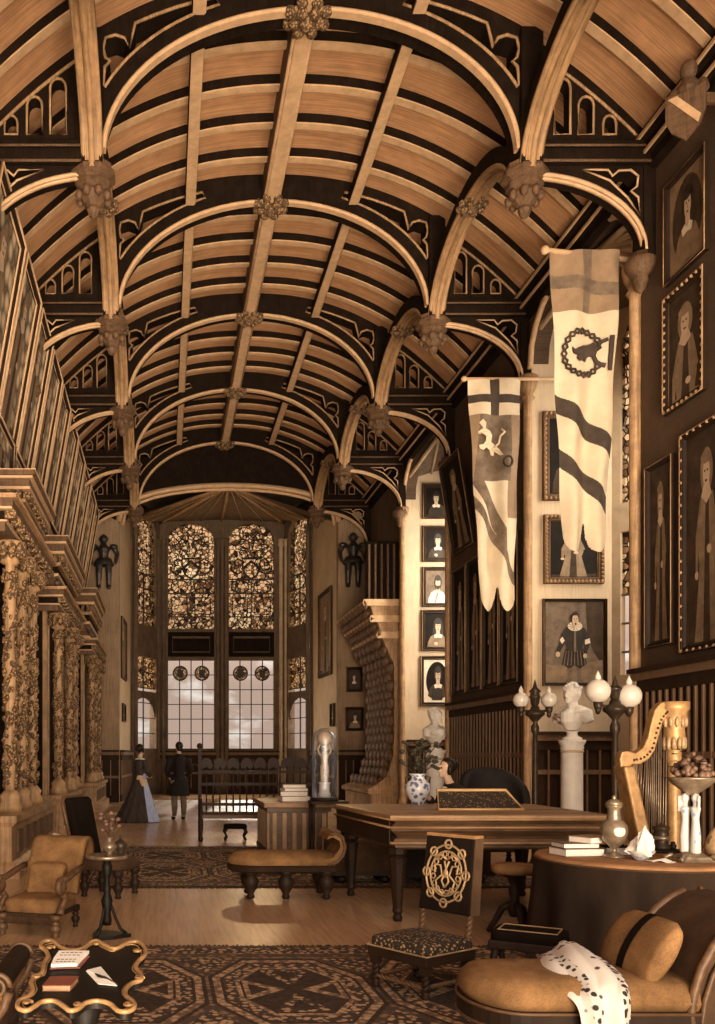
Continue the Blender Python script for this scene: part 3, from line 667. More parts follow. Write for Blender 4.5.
def picture(name, label, cat, c, right, up, w, h, fw, kind, bg='paintd', fmat='giltd', group=None, mount=None, depth=.06, studs=0, edges=True):
    c = Vector(c); right = Vector(right).normalized(); up = Vector(up).normalized(); n = right.cross(up)
    base = c-up*(h/2)
    r = thing(name, label, cat, base, 0, group)
    fn = lambda a, b, t: tuple(up*(h/2)+right*a+up*b+n*t)
    m = MB(); m.rect_frame(fn, w, h, [(0, .0), (0, depth*.7), (fw*.15, depth), (fw*.4, depth*.85), (fw*.5, depth*.6), (fw*.8, depth*.75), (fw, depth*.3), (fw, .004)])
    fr = m.build('frame', 'darkwood' if fmat in ('giltd', 'gilt') else fmat, r)
    if edges:
        for d, n_, q in ((fw*.12, depth, .12), (fw*.9, depth*.3, .10)):
            m = MB(); a_, b_ = w/2-d, h/2-d; m.tube([fn(-a_, -b_, n_), fn(a_, -b_, n_), fn(a_, b_, n_), fn(-a_, b_, n_)], max(.006, fw*q*(1.9 if fmat == 'gilt' else 1)), 6, closed=True); m.build('pale_edge', 'oakl' if fmat == 'gilt' else 'oakr', fr)
    if studs:
        per = [(a, s_*(h/2-fw*.3)) for s_ in (-1, 1) for a in [lerp(-w/2+fw*.4, w/2-fw*.4, i/studs) for i in range(studs+1)]]
        ns = int(studs*h/w); per += [(s_*(w/2-fw*.3), b) for s_ in (-1, 1) for b in [lerp(-h/2+fw*.4, h/2-fw*.4, i/ns) for i in range(ns+1)]]
        m = MB()
        for a, b in per: m.ell(fn(a, b, depth*.9), fw*.27, 6, 4)
        tag(m.build('carved_beading', 'oakr', fr), kind='stuff')
    iw, ih = w-2*fw, h-2*fw
    m = MB(); m.add([fn(-iw/2, -ih/2, .006), fn(iw/2, -ih/2, .006), fn(iw/2, ih/2, .006), fn(-iw/2, ih/2, .006)], [(0, 1, 2, 3)])
    cm = ['paintd', 'paintb', 'paintt', 'paintw', 'paintf', 'painth', 'bgrey', bg]
    m.m = [7]
    if mount:
        m.m = [3 if mount == 'w' else 2]
    z = .009
    for pts, mi in figure(kind, iw*.98, ih*.98):
        tri = tessellate_polygon([[Vector((a, b, 0)) for a, b in pts]])
        m.add([fn(a, b, z) for a, b in pts], [tuple(t) for t in tri], mi); z += .0012
    m.build('canvas', cm, r)
    return r
def frontal(name, label, box, Y, fw, kind, **k):
    x0, y0, x1, y1 = box; a = W(x0, y1, Y); b = W(x1, y0, Y)
    return picture(name, label, 'picture', ((a.x+b.x)/2, Y-.005, (a.z+b.z)/2), (1, 0, 0), (0, 0, 1), b.x-a.x, b.z-a.z, fw, kind, **k)
YA = RA[1]-.014
frontal('portrait', 'full-length portrait of a nobleman in white ruff and black doublet', (542, 599, 606, 686), YA, .05, 'noble', bg='bgrey', fmat='giltd')
frontal('portrait', 'dark double-figure painting in a beaded frame, above the ruffed nobleman', (543, 515, 603, 584), YA, .12, 'full', bg='paintd', fmat='oakm', studs=14)
frontal('portrait', 'dark upright painting half hidden by the long white banner', (542, 412, 588, 501), YA, .12, 'busth', bg='paintd', fmat='oakm', studs=9)
YB = RB[1]-.014
for (box, kind, lab, kw) in (
    ((422, 484, 452, 519), 'busta', 'topmost small portrait on the pale alcove pier, dark sitter in pale collar', {}),
    ((422, 526, 452, 562), 'busth', 'small portrait of a long-haired sitter, second from the top on the pier', {}),
    ((422, 567, 452, 607), 'bustwb', 'small portrait of a bearded man in a white shirt, middle of the pier', {'bg': 'bgrey'}),
    ((421, 610, 453, 651), 'busthl', 'small dark portrait with clasped hands, fourth from the top on the pier', {}),
    ((420, 656, 454, 706), 'busto', 'lowest portrait on the pier, dark oval in a pale square mount', {'mount': 'w'})):
    frontal('portrait', lab, box, YB, .10, kind, fmat='giltd' if kind != 'bustl' else 'giltd', group='portraits on the alcove pier', **kw)
frontal('portrait', 'small framed portrait on the far end wall, upper of two beside the scaled chimneypiece', (346, 667, 363, 692), EW-.01, .09, 'busta', bg='paintb')
frontal('portrait', 'small framed portrait on the far end wall, lower of two beside the scaled chimneypiece', (345, 707, 364, 731), EW-.01, .09, 'bustl', bg='paintb')
def wallpic(label, x0, x1, yt, yb, X, fw, kind, sgn=-1, **k):
    """picture on a side wall; x0/x1 its near/far image columns, yt/yb its height where it is nearest"""
    ya, yb_ = X*F/(x0-PX), X*F/(x1-PX); zt = EYE+(PY-yt)*ya/F; zb = EYE+(PY-yb)*ya/F
    return picture('portrait', label, 'picture', (X+sgn*.005, (ya+yb_)/2, (zt+zb)/2), (0, -1, 0) if sgn < 0 else (0, 1, 0), (0, 0, 1), abs(yb_-ya), zt-zb, fw, kind, **k)
wallpic('portrait of a woman within an oval, highest on the near right wall', 710, 668, 141, 249, WR, .06, 'bustlop', bg='paintb', mount='t')
wallpic('three-quarter portrait of a fair-haired lady, second down on the near right wall', 708, 667, 263, 389, WR, .09, 'halfl', bg='paintb', studs=8)
wallpic('narrow portrait of a dark standing man, low on the near right wall', 676, 649, 453, 643, WR, .06, 'fulld', bg='paintb')
wallpic('tall portrait of a lady cut by the right edge of the photo', 735, 684, 405, 644, WR, .08, 'fulllx', bg='paintb', studs=7)
for k in range(4):
    wallpic(['first', 'second', 'third', 'fourth'][k]+' tall dark panel portrait from the left, between the pier portraits and the nobleman', 525-17*k, 525-17*k-16, 545+4*k, 682+2*k, WR, .05, ['fulld', 'full', 'fulld', 'full'][3-k], bg='paintd', group='tall panels over the middle wainscot') if False else None
for k in range(4):
    ya = 15.95+.93*k
    picture('portrait', ['nearest', 'second', 'third', 'farthest'][k]+' of four tall dark panel portraits in a row over the middle wainscot', 'picture', (WR-.005, ya+.44, 4.2), (0, -1, 0), (0, 0, 1), .87, 2.75, .07, ['fulld', 'full', 'fulld', 'full'][k], bg='paintd', group='tall panels over the middle wainscot')
picture('portrait', 'dark tilted painting hanging behind the tan lion banner', 'picture', (WR-.16, 18.9, 6.9), (0, -1, 0), (-.16, 0, 1), 1.3, 2.0, .09, 'full', bg='paintd')
# bay reveals
picture('portrait', 'tall narrow portrait on the right reveal of the end bay', 'picture', (5.42, 29.7, 5.6), (.037, -.999, 0), (0, 0, 1), 1.9, 2.9, .14, 'full', bg='paintt')
picture('portrait', 'tiny framed picture below the tall portrait on the right reveal', 'picture', (5.46, 28.6, 2.8), (.037, -.999, 0), (0, 0, 1), .5, .75, .07, 'busta', bg='paintb')
picture('portrait', 'tall picture on the pale left reveal of the end bay', 'picture', (-1.385, 29.2, 5.0), (.05, .999, 0), (0, 0, 1), 1.5, 2.0, .12, 'full', bg='paintt')
picture('portrait', 'tiny framed picture low on the pale left reveal', 'picture', (-1.385, 29.2, 2.9), (.05, .999, 0), (0, 0, 1), .9, .6, .07, 'busta', bg='paintb')
# leaning pictures of the left wall
tops = [(11.0, 12.9), (13.0, 14.5), (14.6, 16.0), (16.1, 17.5), (17.6, 19.0), (19.1, 20.7), (20.8, 22.4), (22.5, 24.2), (24.3, 26.0), (26.1, 27.15)]
for k, (a, b) in enumerate(tops):
    picture('gallery_picture', '%s tall leaning picture from the viewer, high along the left wall' % ORD[k], 'picture', (-2.32, (a+b)/2, 7.75), (0, 1, 0), (.42, 0, 2.4), b-a-.04, 2.44, .10, ['full', 'fulll', 'fulld'][k % 3], bg='painti', fmat='gilt', group='leaning gallery pictures', depth=.08)
lows = [(11.2, 12.7), (12.8, 14.2), (14.3, 15.6), (15.7, 17.0), (17.1, 18.4)]
for k, (a, b) in enumerate(lows):
    picture('gallery_picture', '%s lower picture from the viewer, above the carved portals' % ORD[k], 'picture', (-2.50, (a+b)/2, 6.08), (0, 1, 0), (.05, 0, 1), b-a-.04, .84, .08, ['fulld', 'full', 'fulll'][k % 3], bg='painti', fmat='gilt', group='lower gallery pictures')
# ------------------------------------------------------------------ armour and shield bearer
def armour(label, x, z, loc_y):
    r = thing('suit_of_armour', label, 'suit of armour', (x, loc_y, z)); r.scale = (1.3, 1, 1)
    m = MB(); m.tube([(0, 0, .95), (0, -.02, 1.1), (0, -.03, 1.28), (0, -.02, 1.42)], [.17, .16, .22, .12], 14, flat=.7)
    for s_ in (-1, 1):
        m.tube([(s_*.1, 0, .98), (s_*.12, -.03, .55), (s_*.12, 0, .12)], [.105, .08, .06], 10)
        m.tube([(s_*.12, .02, .1), (s_*.13, -.12, .05)], [.06, .045], 8)
        m.tube([(s_*.22, 0, 1.38), (s_*.33, .0, 1.15), (s_*.3, -.1, .92)], [.085, .06, .05], 10); m.ell((s_*.29, -.11, .86), (.05, .05, .07), 8, 6)
    m.tube([(0, -.01, 1.4), (0, -.02, 1.5)], .07, 10)
    m.build('cuirass', 'steel', r, remesh=.025)
    m = MB(); m.ell((0, -.03, 1.6), (.105, .125, .14)); m.tube([(-.11, -.06, 1.6), (-.05, -.16, 1.58), (.05, -.16, 1.58), (.11, -.06, 1.6)], .02, 6); m.tube([(0, .1, 1.63), (0, .05, 1.74), (0, -.08, 1.74), (0, -.14, 1.66)], .018, 6); m.build('helmet', 'steel', r)
    for s_ in (-1, 1):
        m = MB(); m.ell((s_*.24, -.01, 1.36), (.11, .11, .09)); m.build('pauldron', 'steel', r)
    m = MB(); m.lathe([(.17, 1.0), (.26, .8), (.25, .78), (.16, .98)], (0, 0, 0), 16); m.build('tasset', 'steel', r)
    m = MB(); m.box(-.06, .06, .10, EW-loc_y-.004, 1.2, 1.3); m.build('wall_bracket', 'iron', r)
    return r
armour('dark suit of armour hung high on the left end wall', -1.92, 6.66, EW-.35)
armour('dark suit of armour hung high on the right end wall, above two small portraits', 5.90, 6.72, EW-.35)
r = thing('shield_bearer', 'carved half figure holding a heraldic shield at the top of the right wall', 'carving', (WR-.44, 10.1, 8.64), R(48)); r.scale = (.78, .78, .78)
m = MB(); m.ell((0, 0, .92), (.12, .12, .15)); m.tube([(0, 0, .8), (.02, 0, .65), (.08, 0, .4), (.16, 0, .2)], [.07, .19, .16, .08], 12)
for s_ in (-1, 1): m.tube([(.0, s_*.17, .68), (-.1, s_*.24, .5), (-.14, s_*.16, .34)], [.07, .055, .045], 8)
m.build('half_figure', 'oakm', r, remesh=.02)
def shieldpts(w, h): return [(-w/2, h*.5), (0, h*.44), (w/2, h*.5), (w/2, 0), (w*.36, -h*.25), (0, -h*.5), (-w*.36, -h*.25), (-w/2, 0)]
m = MB(); m.ext(shieldpts(.52, .72), lambda a, b, t: (-.16-t-.05*b, -a, .16+b), .04); sh = m.build('shield', 'oakm', r)
m = MB(); m.hexa([(.02, -.05, .45), (.31, -.34, .45), (.35, -.30, .45), (.06, .02, .45), (.02, -.05, .6), (.31, -.34, .6), (.35, -.30, .6), (.06, .02, .6)]); m.build('wall_bracket', 'oakm', r)
m = MB(); m.ext([(-.22, .3), (-.1, .3), (.2, -.08), (.16, -.18)], lambda a, b, t: (-.205-t-.05*b, -a, .16+b), .015); m.build('shield_bend', 'oakl', sh)
# ------------------------------------------------------------------ banners
def banner(label, X0, X1, Y, zt, zb, narrow, matfn, mats, pole, poles, seed, depth=.07):
    r = thing('banner', label, 'banner', (0, 0, 0)); w = X1-X0; h = zt-zb; cx = (X0+X1)/2
    def prof(v): return 1-narrow*v
    def fn(u, v):
        s_ = (u-.5)*w*prof(v); z = zt-h*v
        return (cx+s_+pole*v, Y+depth*math.sin(u*11+seed+v*2.2)*(.35+v*.6)+.03*math.sin(v*17+u*7), z)
    def mf(u, v):
        if v > .9:
            d = abs(u-.5)
            if d < .10*(v-.88)/.12+.005: return None
            e = (v-.955)/.045
            if e > 0:
                uu = abs(d-.29)/.2
                if uu > math.sqrt(max(0, 1-e*e)): return None
        return matfn(u, v)
    m = MB(); m.grid(fn, 90, 420, 0, True, mf=mf); b = m.build('cloth', mats, r)
    q = b.modifiers.new('t', 'SOLIDIFY'); q.thickness = .006
    return r, fn
ban = ['bwhite', 'btan', 'bdark', 'bgrey']
def m2(u, v):
    if v < .205: return 3 if (abs(u-.52) < .065 or abs(v-.10-.03*u) < .022) else 1
    d = v-.205
    if .535 > v-u*.155 > .47: return 2
    if .715 > v-u*.155 > .655: return 2
    return 0
a = W(550, 250, 12.05); b = W(620, 553, 12.05)
r2, fn2 = banner('long white banner with boar badge in a chain ring and two dark diagonal bands', a.x, b.x+.0, 12.05, a.z, b.z, .42, m2, ban, .0, 0, .5)
m = MB(); m.tube([W(545, 250, 12.08), W(648, 262, 12.08)], .035, 8); m.ell(W(545, 250, 12.08), .06); m.build('pole', 'oakl', r2)
def onb(fn, u, v, off=-.03): p = Vector(fn(u, v)); return p+Vector((0, off, 0))
m = MB()
for k in range(20):
    a0 = 2*PI*k/20; c = lambda a: onb(fn2, .44+.30*math.cos(a), .345+.075*math.sin(a), -.05)
    if -.5 < (a0 if a0 < PI else a0-2*PI) < .5: continue
    p, q = c(a0-.12), c(a0+.12); d = (q-p); n_ = Vector((-d.z, 0, d.x)).normalized()*.035
    m.tube([p+n_*.3, (p+q)/2+n_, q+n_*.3, q-n_*.3, (p+q)/2-n_, p-n_*.3], .016, 5, closed=True)
m.build('chain_ring', 'bdark', r2)
m = MB()
bo = [(.26, .335), (.30, .345), (.34, .34), (.40, .335), (.44, .33), (.50, .33), (.56, .325), (.62, .318), (.66, .325), (.68, .345), (.64, .36), (.60, .368), (.55, .365), (.50, .372), (.47, .385), (.42, .378), (.38, .382), (.33, .372), (.35, .362), (.28, .358)]
m.ext(bo, lambda a, b, t: tuple(onb(fn2, a, b-.01, -.045-t)), .02); bd = m.build('boar_head_badge', 'bdark', r2)
m = MB(); m.tube([onb(fn2, u, v, -.05) for u, v in ((.72, .325), (.65, .335), (.62, .355), (.66, .375), (.72, .385), (.80, .39))], .03, 6); m.tube([onb(fn2, u, v, -.05) for u, v in ((.66, .325), (.74, .31), (.82, .305))], .025, 6); m.build('fetterlock', 'bdark', r2)
m = MB(); m.ext([(.84, .295), (.91, .295), (.91, .405), (.84, .405)], lambda a, b, t: tuple(onb(fn2, a, b, -.05-t)), .02); m.build('bar', 'bdark', r2)
def m1(u, v):
    if v < .155: return 2 if (abs(u-.5) < .085 or abs(v-.085) < .018) else 0
    if v < .44: return 1 if (u+v*.6 < .28 or u > .82) else 3
    x = v-.44
    if abs(x-(u-.1)*.42) < .055 and u < .72: return 3
    if abs(x-.14-(u-.15)*.33) < .03: return 3
    return 0 if v > .6 else 1 if u > .75 else 0
a = W(468, 379, 15.2); b = W(521, 611, 15.2)
r1, fn1 = banner('shorter swallow-tailed tan banner with a white beast, on the left', a.x, b.x, 15.2, a.z, b.z, .36, m1, ban, .05, 0, 2.1)
m = MB(); m.tube([W(464, 379, 15.23), W(575, 379, 15.23)], .03, 8); m.tube([W(574, 379, 15.23), W(574, 379, 15.47)], .03, 8); m.ell(W(464, 379, 15.23), .05); m.build('pole', 'oakl', r1)
m = MB()
be = [(.12, .2), (.2, .185), (.26, .2), (.25, .225), (.36, .23), (.42, .245), (.40, .275), (.47, .285), (.56, .31), (.62, .335), (.56, .335), (.46, .315), (.44, .335), (.38, .33), (.36, .31), (.28, .30), (.2, .315), (.12, .31), (.1, .295), (.2, .29), (.26, .275), (.27, .255), (.17, .245), (.1, .25), (.08, .24), (.2, .225)]
m.ext(be, lambda a, b, t: tuple(onb(fn1, a, b, -.07-t)), .02); m.build('beast_badge', 'bwhite', r1)
m = MB(); m.tube([onb(fn1, u, v, -.09) for u, v in ((.46, .3), (.55, .28), (.58, .25), (.66, .235), (.6, .22))], .02, 6); m.build('beast_tail', 'bwhite', r1)
m = MB(); m.tube([onb(fn1, .72+.09*math.cos(R(k*30)), .365+.022*math.sin(R(k*30)), -.07) for k in range(12)], .02, 6, closed=True); m.build('wheel_badge', 'bdark', r1)
# ------------------------------------------------------------------ carved portals of the left wall
def portal(label, y0, y1, xf, ztop, ya, yb, zat, cols, cx):
    r = thing('carved_portal', label, 'carved portal', (WL+.004, y0, 0)); ox = -WL
    f = xf-WL
    L = y1-y0
    def prof_block(m, pr, a, b, mi=0):   # (projection, z) profile returned round both ends
        vs = []
        for p, z in pr:
            vs += [(0, a-p*.35, z), (p, a-p*.35, z), (p, b+p*.35, z), (0, b+p*.35, z)]
        fs = []
        for i in range(len(pr)-1):
            for k in range(3): fs.append((i*4+k, i*4+k+1, (i+1)*4+k+1, (i+1)*4+k))
        fs += [(0, 1, 2, 3), tuple(len(vs)-4+k for k in range(4))]
        m.add(vs, fs, mi)
    m = MB(); prof_block(m, [(f+.22, 0), (f+.22, .16), (f+.12, .2), (f+.12, .62), (f+.18, .68), (f+.18, .76), (0, .76)], 0, L); m.build('plinth', 'oakr', r)
    n_ = int(L/.55)
    for k in range(n_): m = MB(); y = L*(k+.5)/n_; m.box(f+.12, f+.15, y-.18, y+.18, .27, .56); m.build('plinth_panel', 'oakm', r)
    m = MB(); m.box(0, f-.3, .1, L-.1, .76, zat); 
    m.build('body', 'oakd', r)
    for q in (.12, .42, L*.5, L-.5, L-.2): m = MB(); m.box(f-.3, f-.22, q-.06, q+.06, .76, zat); m.build('pilaster', 'oakr', r)
    for yc in cols:
        y = yc-y0
        m = MB(); h0, h1 = .76, zat-.28
        m.lathe([(.17, h0), (.17, h0+.08), (.13, h0+.14), (.15, h0+.2), (.075, h0+.28)]+[(.062+.018*math.sin(q*PI*3)**2, lerp(h0+.28, h1-.3, q)) for q in [i/30 for i in range(31)]]+[(.13, h1-.26), (.11, h1-.2), (.19, h1-.04), (.2, h1)], (f-.05, y, 0), 14)
        c = m.build('column', 'oakr', r)
        m = MB(); hh = h1-.35-(h0+.3)
        for ph in (0, PI): m.tube([(f-.05+.075*math.cos(t*16+ph), y+.075*math.sin(t*16+ph), h0+.32+hh*t) for t in [i/60 for i in range(61)]], .026, 5)
        rnd = random.Random(int(yc*100))
        for k in range(170):
            a_ = rnd.uniform(0, 2*PI); z_ = h0+.3+hh*rnd.random(); q = rnd.uniform(.028, .05)*(1.5 if (z_*1.25) % 1.5 < .3 else 1)
            m.ell((f-.05+.08*math.cos(a_), y+.08*math.sin(a_), z_), (q*.7, q*.7, q), 6, 5)
        m.build('vine', 'carv', c)
        m = MB()
        for k in range(10): a_ = R(k*36); m.ell((f-.05+.17*math.cos(a_), y+.17*math.sin(a_), h1-.12), (.06, .06, .12), 6, 5)
        m.build('capital_leaf', 'carv', c)
    # entablature and stepped cornice
    def tiers(base, a, b, rows):
        for q0, q1, e_, mi in rows: m = MB(); m.box(0, base+e_, a-e_, b+e_, q0, q1); m.build('cornice_tier', mi, r)
    tiers(f-.02, 0, L, [(zat-.28, zat-.17, .02, 'oakm'), (zat-.17, zat-.145, .05, 'oakl'), (zat-.145, zat-.03, .03, 'oakd'), (zat-.03, zat, .12, 'oakl'), (zat, zat+.09, .13, 'oakm'), (zat+.09, zat+.13, .18, 'oakr'), (zat+.13, zat+.14, .2, 'oakl')])
    nb = int(L/.35)
    for k in range(nb+1):
        m = MB(); y = L*k/nb; m.box(f, f+.14, y-.06, y+.06, zat-.135, zat-.031); m.build('bracket', 'carv', r)
    a_, b_ = ya-y0, yb-y0; g = f-.10; z0 = zat+.14; H_ = ztop-z0
    Q = lambda q: z0+H_*q
    tiers(g, a_, b_, [(Q(0), Q(.06), .05, 'oakl'), (Q(.06), Q(.30), .0, 'oakm'), (Q(.30), Q(.35), .05, 'oakl'), (Q(.35), Q(.48), .03, 'oakd'), (Q(.48), Q(.54), .10, 'oakr'), (Q(.54), Q(.68), .06, 'oakd'), (Q(.68), Q(.73), .18, 'oakl'), (Q(.73), Q(.86), .17, 'oakm'), (Q(.86), Q(.90), .22, 'oakl'), (Q(.90), Q(.985), .25, 'oakm'), (Q(.985), Q(1), .27, 'oakl')])
    nb = int((b_-a_)/.26)
    for k in range(nb+1):
        m = MB(); y = lerp(a_, b_, k/nb); m.box(g+.04, g+.16, y-.05, y+.05, Q(.545), Q(.675)); m.build('modillion', 'carv', r)
        m = MB(); m.ell((g+.02, y, Q(.18)), (.06, .08, H_*.09), 8, 6); m.build('frieze_knop', 'carvd', r)
    for k in range(4):
        x = .06+k*(g-.06)/3.2; m = MB(); m.box(x, x+.07, a_-.16, a_-.04, Q(.545), Q(.675)); m.build('modillion', 'carv', r)
    return r
portal('nearest carved portal on the left wall, with three vine-wrapped columns', 10.9, 14.5, -1.98, 5.5, 12.55, 14.4, 4.55, (11.5, 12.4, 13.4), -2.05)
portal('middle carved portal on the left wall, with two vine-wrapped columns', 16.3, 20.0, -1.98, 5.62, 16.75, 20.0, 4.45, (16.7, 18.6, 19.7), -2.05)
portal('farthest carved portal on the left wall, lowest of the three', 23.4, 27.0, -1.95, 5.9, 23.4, 26.3, 4.45, (23.8, 25.0, 26.4), -2.0)
# ------------------------------------------------------------------ scaled chimneypiece on the right wall near the end
r = thing('carved_chimneypiece', 'chimneypiece of wavy carved scales with a heavy stepped cornice, beside the pier portraits', 'chimneypiece', (WR-.004, 24.0, 0))
YC0, YC1 = 23.78, 27.4
prof = [(1.00, 5.72, 0), (1.00, 5.6, 0), (.92, 5.55, 0), (.86, 5.3, 1), (.8, 5.28, 0), (.8, 5.16, 0), (.72, 5.1, 0), (.66, 4.9, 1), (.62, 4.86, 0), (.6, 4.7, 0), (.5, 4.45, 1), (.38, 4.2, 1), (.30, 4.05, 1), (.27, 3.9, 1), (.26, 3.0, 1), (.27, 2.0, 1), (.30, 1.5, 1), (.40, 1.1, 1), (.55, .85, 1), (.8, .65, 1), (1.0, .55, 0), (1.0, .45, 0), (.9, .4, 0), (.9, 0, 0)]
def at_z(z):
    for (p0, z0, _), (p1, z1, _) in zip(prof, prof[1:]):
        if z1 <= z <= z0: return lerp(p0, p1, (z0-z)/(z0-z1) if z0 > z1 else 0)
    return prof[-1][0]
def ends(p): return (.12-.10*p, (YC1-YC0)-.9*(1-p) if p < 1 else YC1-YC0)
def side(u, v, lo, hi, amp):
    z = lerp(hi, lo, v); p = at_z(z); y0, y1 = ends(min(1, p)); n_ = 13
    ph = (v*(hi-lo)/.30)
    wv = abs(math.sin(PI*(u*n_+.5*math.floor(ph))))**.6*(1-.6*(ph % 1))
    return (-p-amp*wv+amp*.5-.03*math.sin(ph*PI*.5), lerp(y0, y1, u), z)
def front(u, v, lo, hi):
    z = lerp(hi, lo, v); p = at_z(z); y0, y1 = ends(min(1, p)); return (-p*u, y0, z)
def scales(name, lo, hi, dz, n_, ry):
    m = MB(); k = 0; z = hi
    while z > lo:
        p = at_z(z); y0, y1 = ends(min(1, p)); pn = at_z(z-dz*.5)
        for q in range(n_):
            y = lerp(y0+.05, y1-.05, (q+(.5 if k % 2 else 0)+.25)/n_)
            if y < y1: m.ell((-p+.03, y, z), (.10, (y1-y0)/n_*.5, dz*.72), 10, 8)
        k += 1; z -= dz
    return m.build(name, 'shell', r)
scales('scaled_body', .62, 4.84, .24, 6, .1); scales('scaled_cornice', 4.86, 5.6, .19, 8, .1)
m = MB()
pr = [(p, z) for p, z, _ in prof]
vs = []; 
for p, z in pr: y0, y1 = ends(min(1, p)); vs += [(-.003, y0, z), (-p+.10, y0, z), (-p+.10, y1, z), (-.003, y1, z)]
fs = []
for i in range(len(pr)-1):
    for k in range(3): fs.append((i*4+k, i*4+k+1, (i+1)*4+k+1, (i+1)*4+k))
fs.append((0, 1, 2, 3)); m.add(vs, fs); m.build('core', 'oakr', r)
for z, p in ((5.66, 1.03), (5.22, .84), (4.78, .65)): m = MB(); y0, y1 = ends(min(1, p)); m.box(-p, -.003, y0-.04, y0+.02, z-.09, z+.09); m.box(-p-.02, -p+.05, y0-.04, y1, z-.04, z+.04); m.build('cornice_moulding', 'oakl', r)
m = MB()
m.box(-.9, 0, .3, .36, 5.74, 7.4); m.build('upper_panel', 'oakd', r)
for k in range(5): m = MB(); m.box(-.85+k*.17, -.80+k*.17, .2, .3, 5.74, 7.3); m.build('upper_pilaster', 'oakm', r)
def crs1(P_, t):
    n_ = len(P_)-1; x = min(t*n_, n_-1e-6); i = int(x); return (lerp(P_[i][0], P_[i+1][0], x-i), lerp(P_[i][1], P_[i+1][1], x-i))
# ------------------------------------------------------------------ rugs
def rug(name, label, x0, x1, y0, y1, big):
    r = thing(name, label, 'rug', ((x0+x1)/2, (y0+y1)/2, 0)); hx, hy = (x1-x0)/2, (y1-y0)/2
    m = MB(); m.box(-hx, hx, -hy, hy, .002, .012, 0)
    z = [.0135]
    def rect(a, b, c, d, mi): m.flat([(a, c, z[0]), (b, c, z[0]), (b, d, z[0]), (a, d, z[0])], mi); z[0] += .0002
    def pol(pts, mi): m.flat([(a, b, z[0]) for a, b in pts], mi)
    bw = .20 if big else .14
    seq = [(0, 0), (.03, 2), (.045, 0), (.07, 3), (.07+bw, 2), (.085+bw, 0), (.11+bw, 1), (.2+bw, 2), (.215+bw, 0)]
    for d, mi in seq: rect(-hx+d, hx-d, -hy+d, hy-d, mi)
    ins = .23+bw
    rect(-hx+ins, hx-ins, -hy+ins, hy-ins, 1)
    # octagon medallions with inner triangles
    sx, sy = (1.0, 1.25) if big else (1.0, 1.3)
    nx = int((2*hx-2*ins)/sx); ny = max(1, int((2*hy-2*ins)/sy)); sx = (2*hx-2*ins)/nx; sy = (2*hy-2*ins)/ny
    for i in range(nx):
        for j in range(ny):
            cx = -hx+ins+sx*(i+.5); cy = -hy+ins+sy*(j+.5)
            def octo(f, g=.32): a, b = sx/2*f, sy/2*f; return [(cx-a, cy-b*g*1.2), (cx-a*g*1.6, cy-b), (cx+a*g*1.6, cy-b), (cx+a, cy-b*g*1.2), (cx+a, cy+b*g*1.2), (cx+a*g*1.6, cy+b), (cx-a*g*1.6, cy+b), (cx-a, cy+b*g*1.2)]
            zz = z[0]
            for q, (f, mi) in enumerate(((.98, 0), (.93, 2), (.84, 0), (.80, 3), (.66, 2), (.61, 0))): z[0] = zz+q*.0002; pol(octo(f), mi)
            z[0] = zz+.0013
            for sg in (-1, 1):
                pol([(cx+sg*sx*.05, cy), (cx+sg*sx*.29, cy-sy*.14), (cx+sg*sx*.29, cy+sy*.14)], 2)
                pol([(cx, cy+sg*sy*.05), (cx-sx*.16, cy+sg*sy*.29), (cx+sx*.16, cy+sg*sy*.29)], 3)
            z[0] = zz+.0017
            for sg in (-1, 1):
                pol([(cx+sg*sx*.14, cy), (cx+sg*sx*.26, cy-sy*.08), (cx+sg*sx*.26, cy+sy*.08)], 0)
                pol([(cx, cy+sg*sy*.13), (cx-sx*.08, cy+sg*sy*.26), (cx+sx*.08, cy+sg*sy*.26)], 0)
            z[0] = zz
            # corner darts between octagons
            for ax in (-1, 1):
                for by in (-1, 1): pol([(cx+ax*sx*.5, cy+by*sy*.5), (cx+ax*sx*.3, cy+by*sy*.5), (cx+ax*sx*.5, cy+by*sy*.26)], 3)
    m.build('field', ['rugd', 'rugm', 'rugl', 'rugf'], r)
    for sg, nm in ((-1, 'a'), (1, 'b')):
        m = MB(); rnd = random.Random(4)
        n_ = int(2*hx/.035)
        for k in range(n_):
            x = -hx+2*hx*(k+.5)/n_; q = rnd.uniform(-.012, .012); l_ = rnd.uniform(.05, .09)
            m.hexa([(x-.008, sg*hy, .002), (x+.008, sg*hy, .002), (x+.008+q, sg*(hy+l_), .002), (x-.008+q, sg*(hy+l_), .002), (x-.008, sg*hy, .01), (x+.008, sg*hy, .01), (x+.008+q, sg*(hy+l_), .007), (x-.008+q, sg*(hy+l_), .007)])
        tag(m.build('fringe', 'rugd', r), kind='stuff')
    return r
rug('rug', 'large patterned rug with octagons and fringe across the near floor', -2.3, 5.0, 2.6, 6.85, True)
rug('rug', 'smaller patterned rug lying before the settle and the daybed', -.95, 4.4, 9.95, 14.3, False)
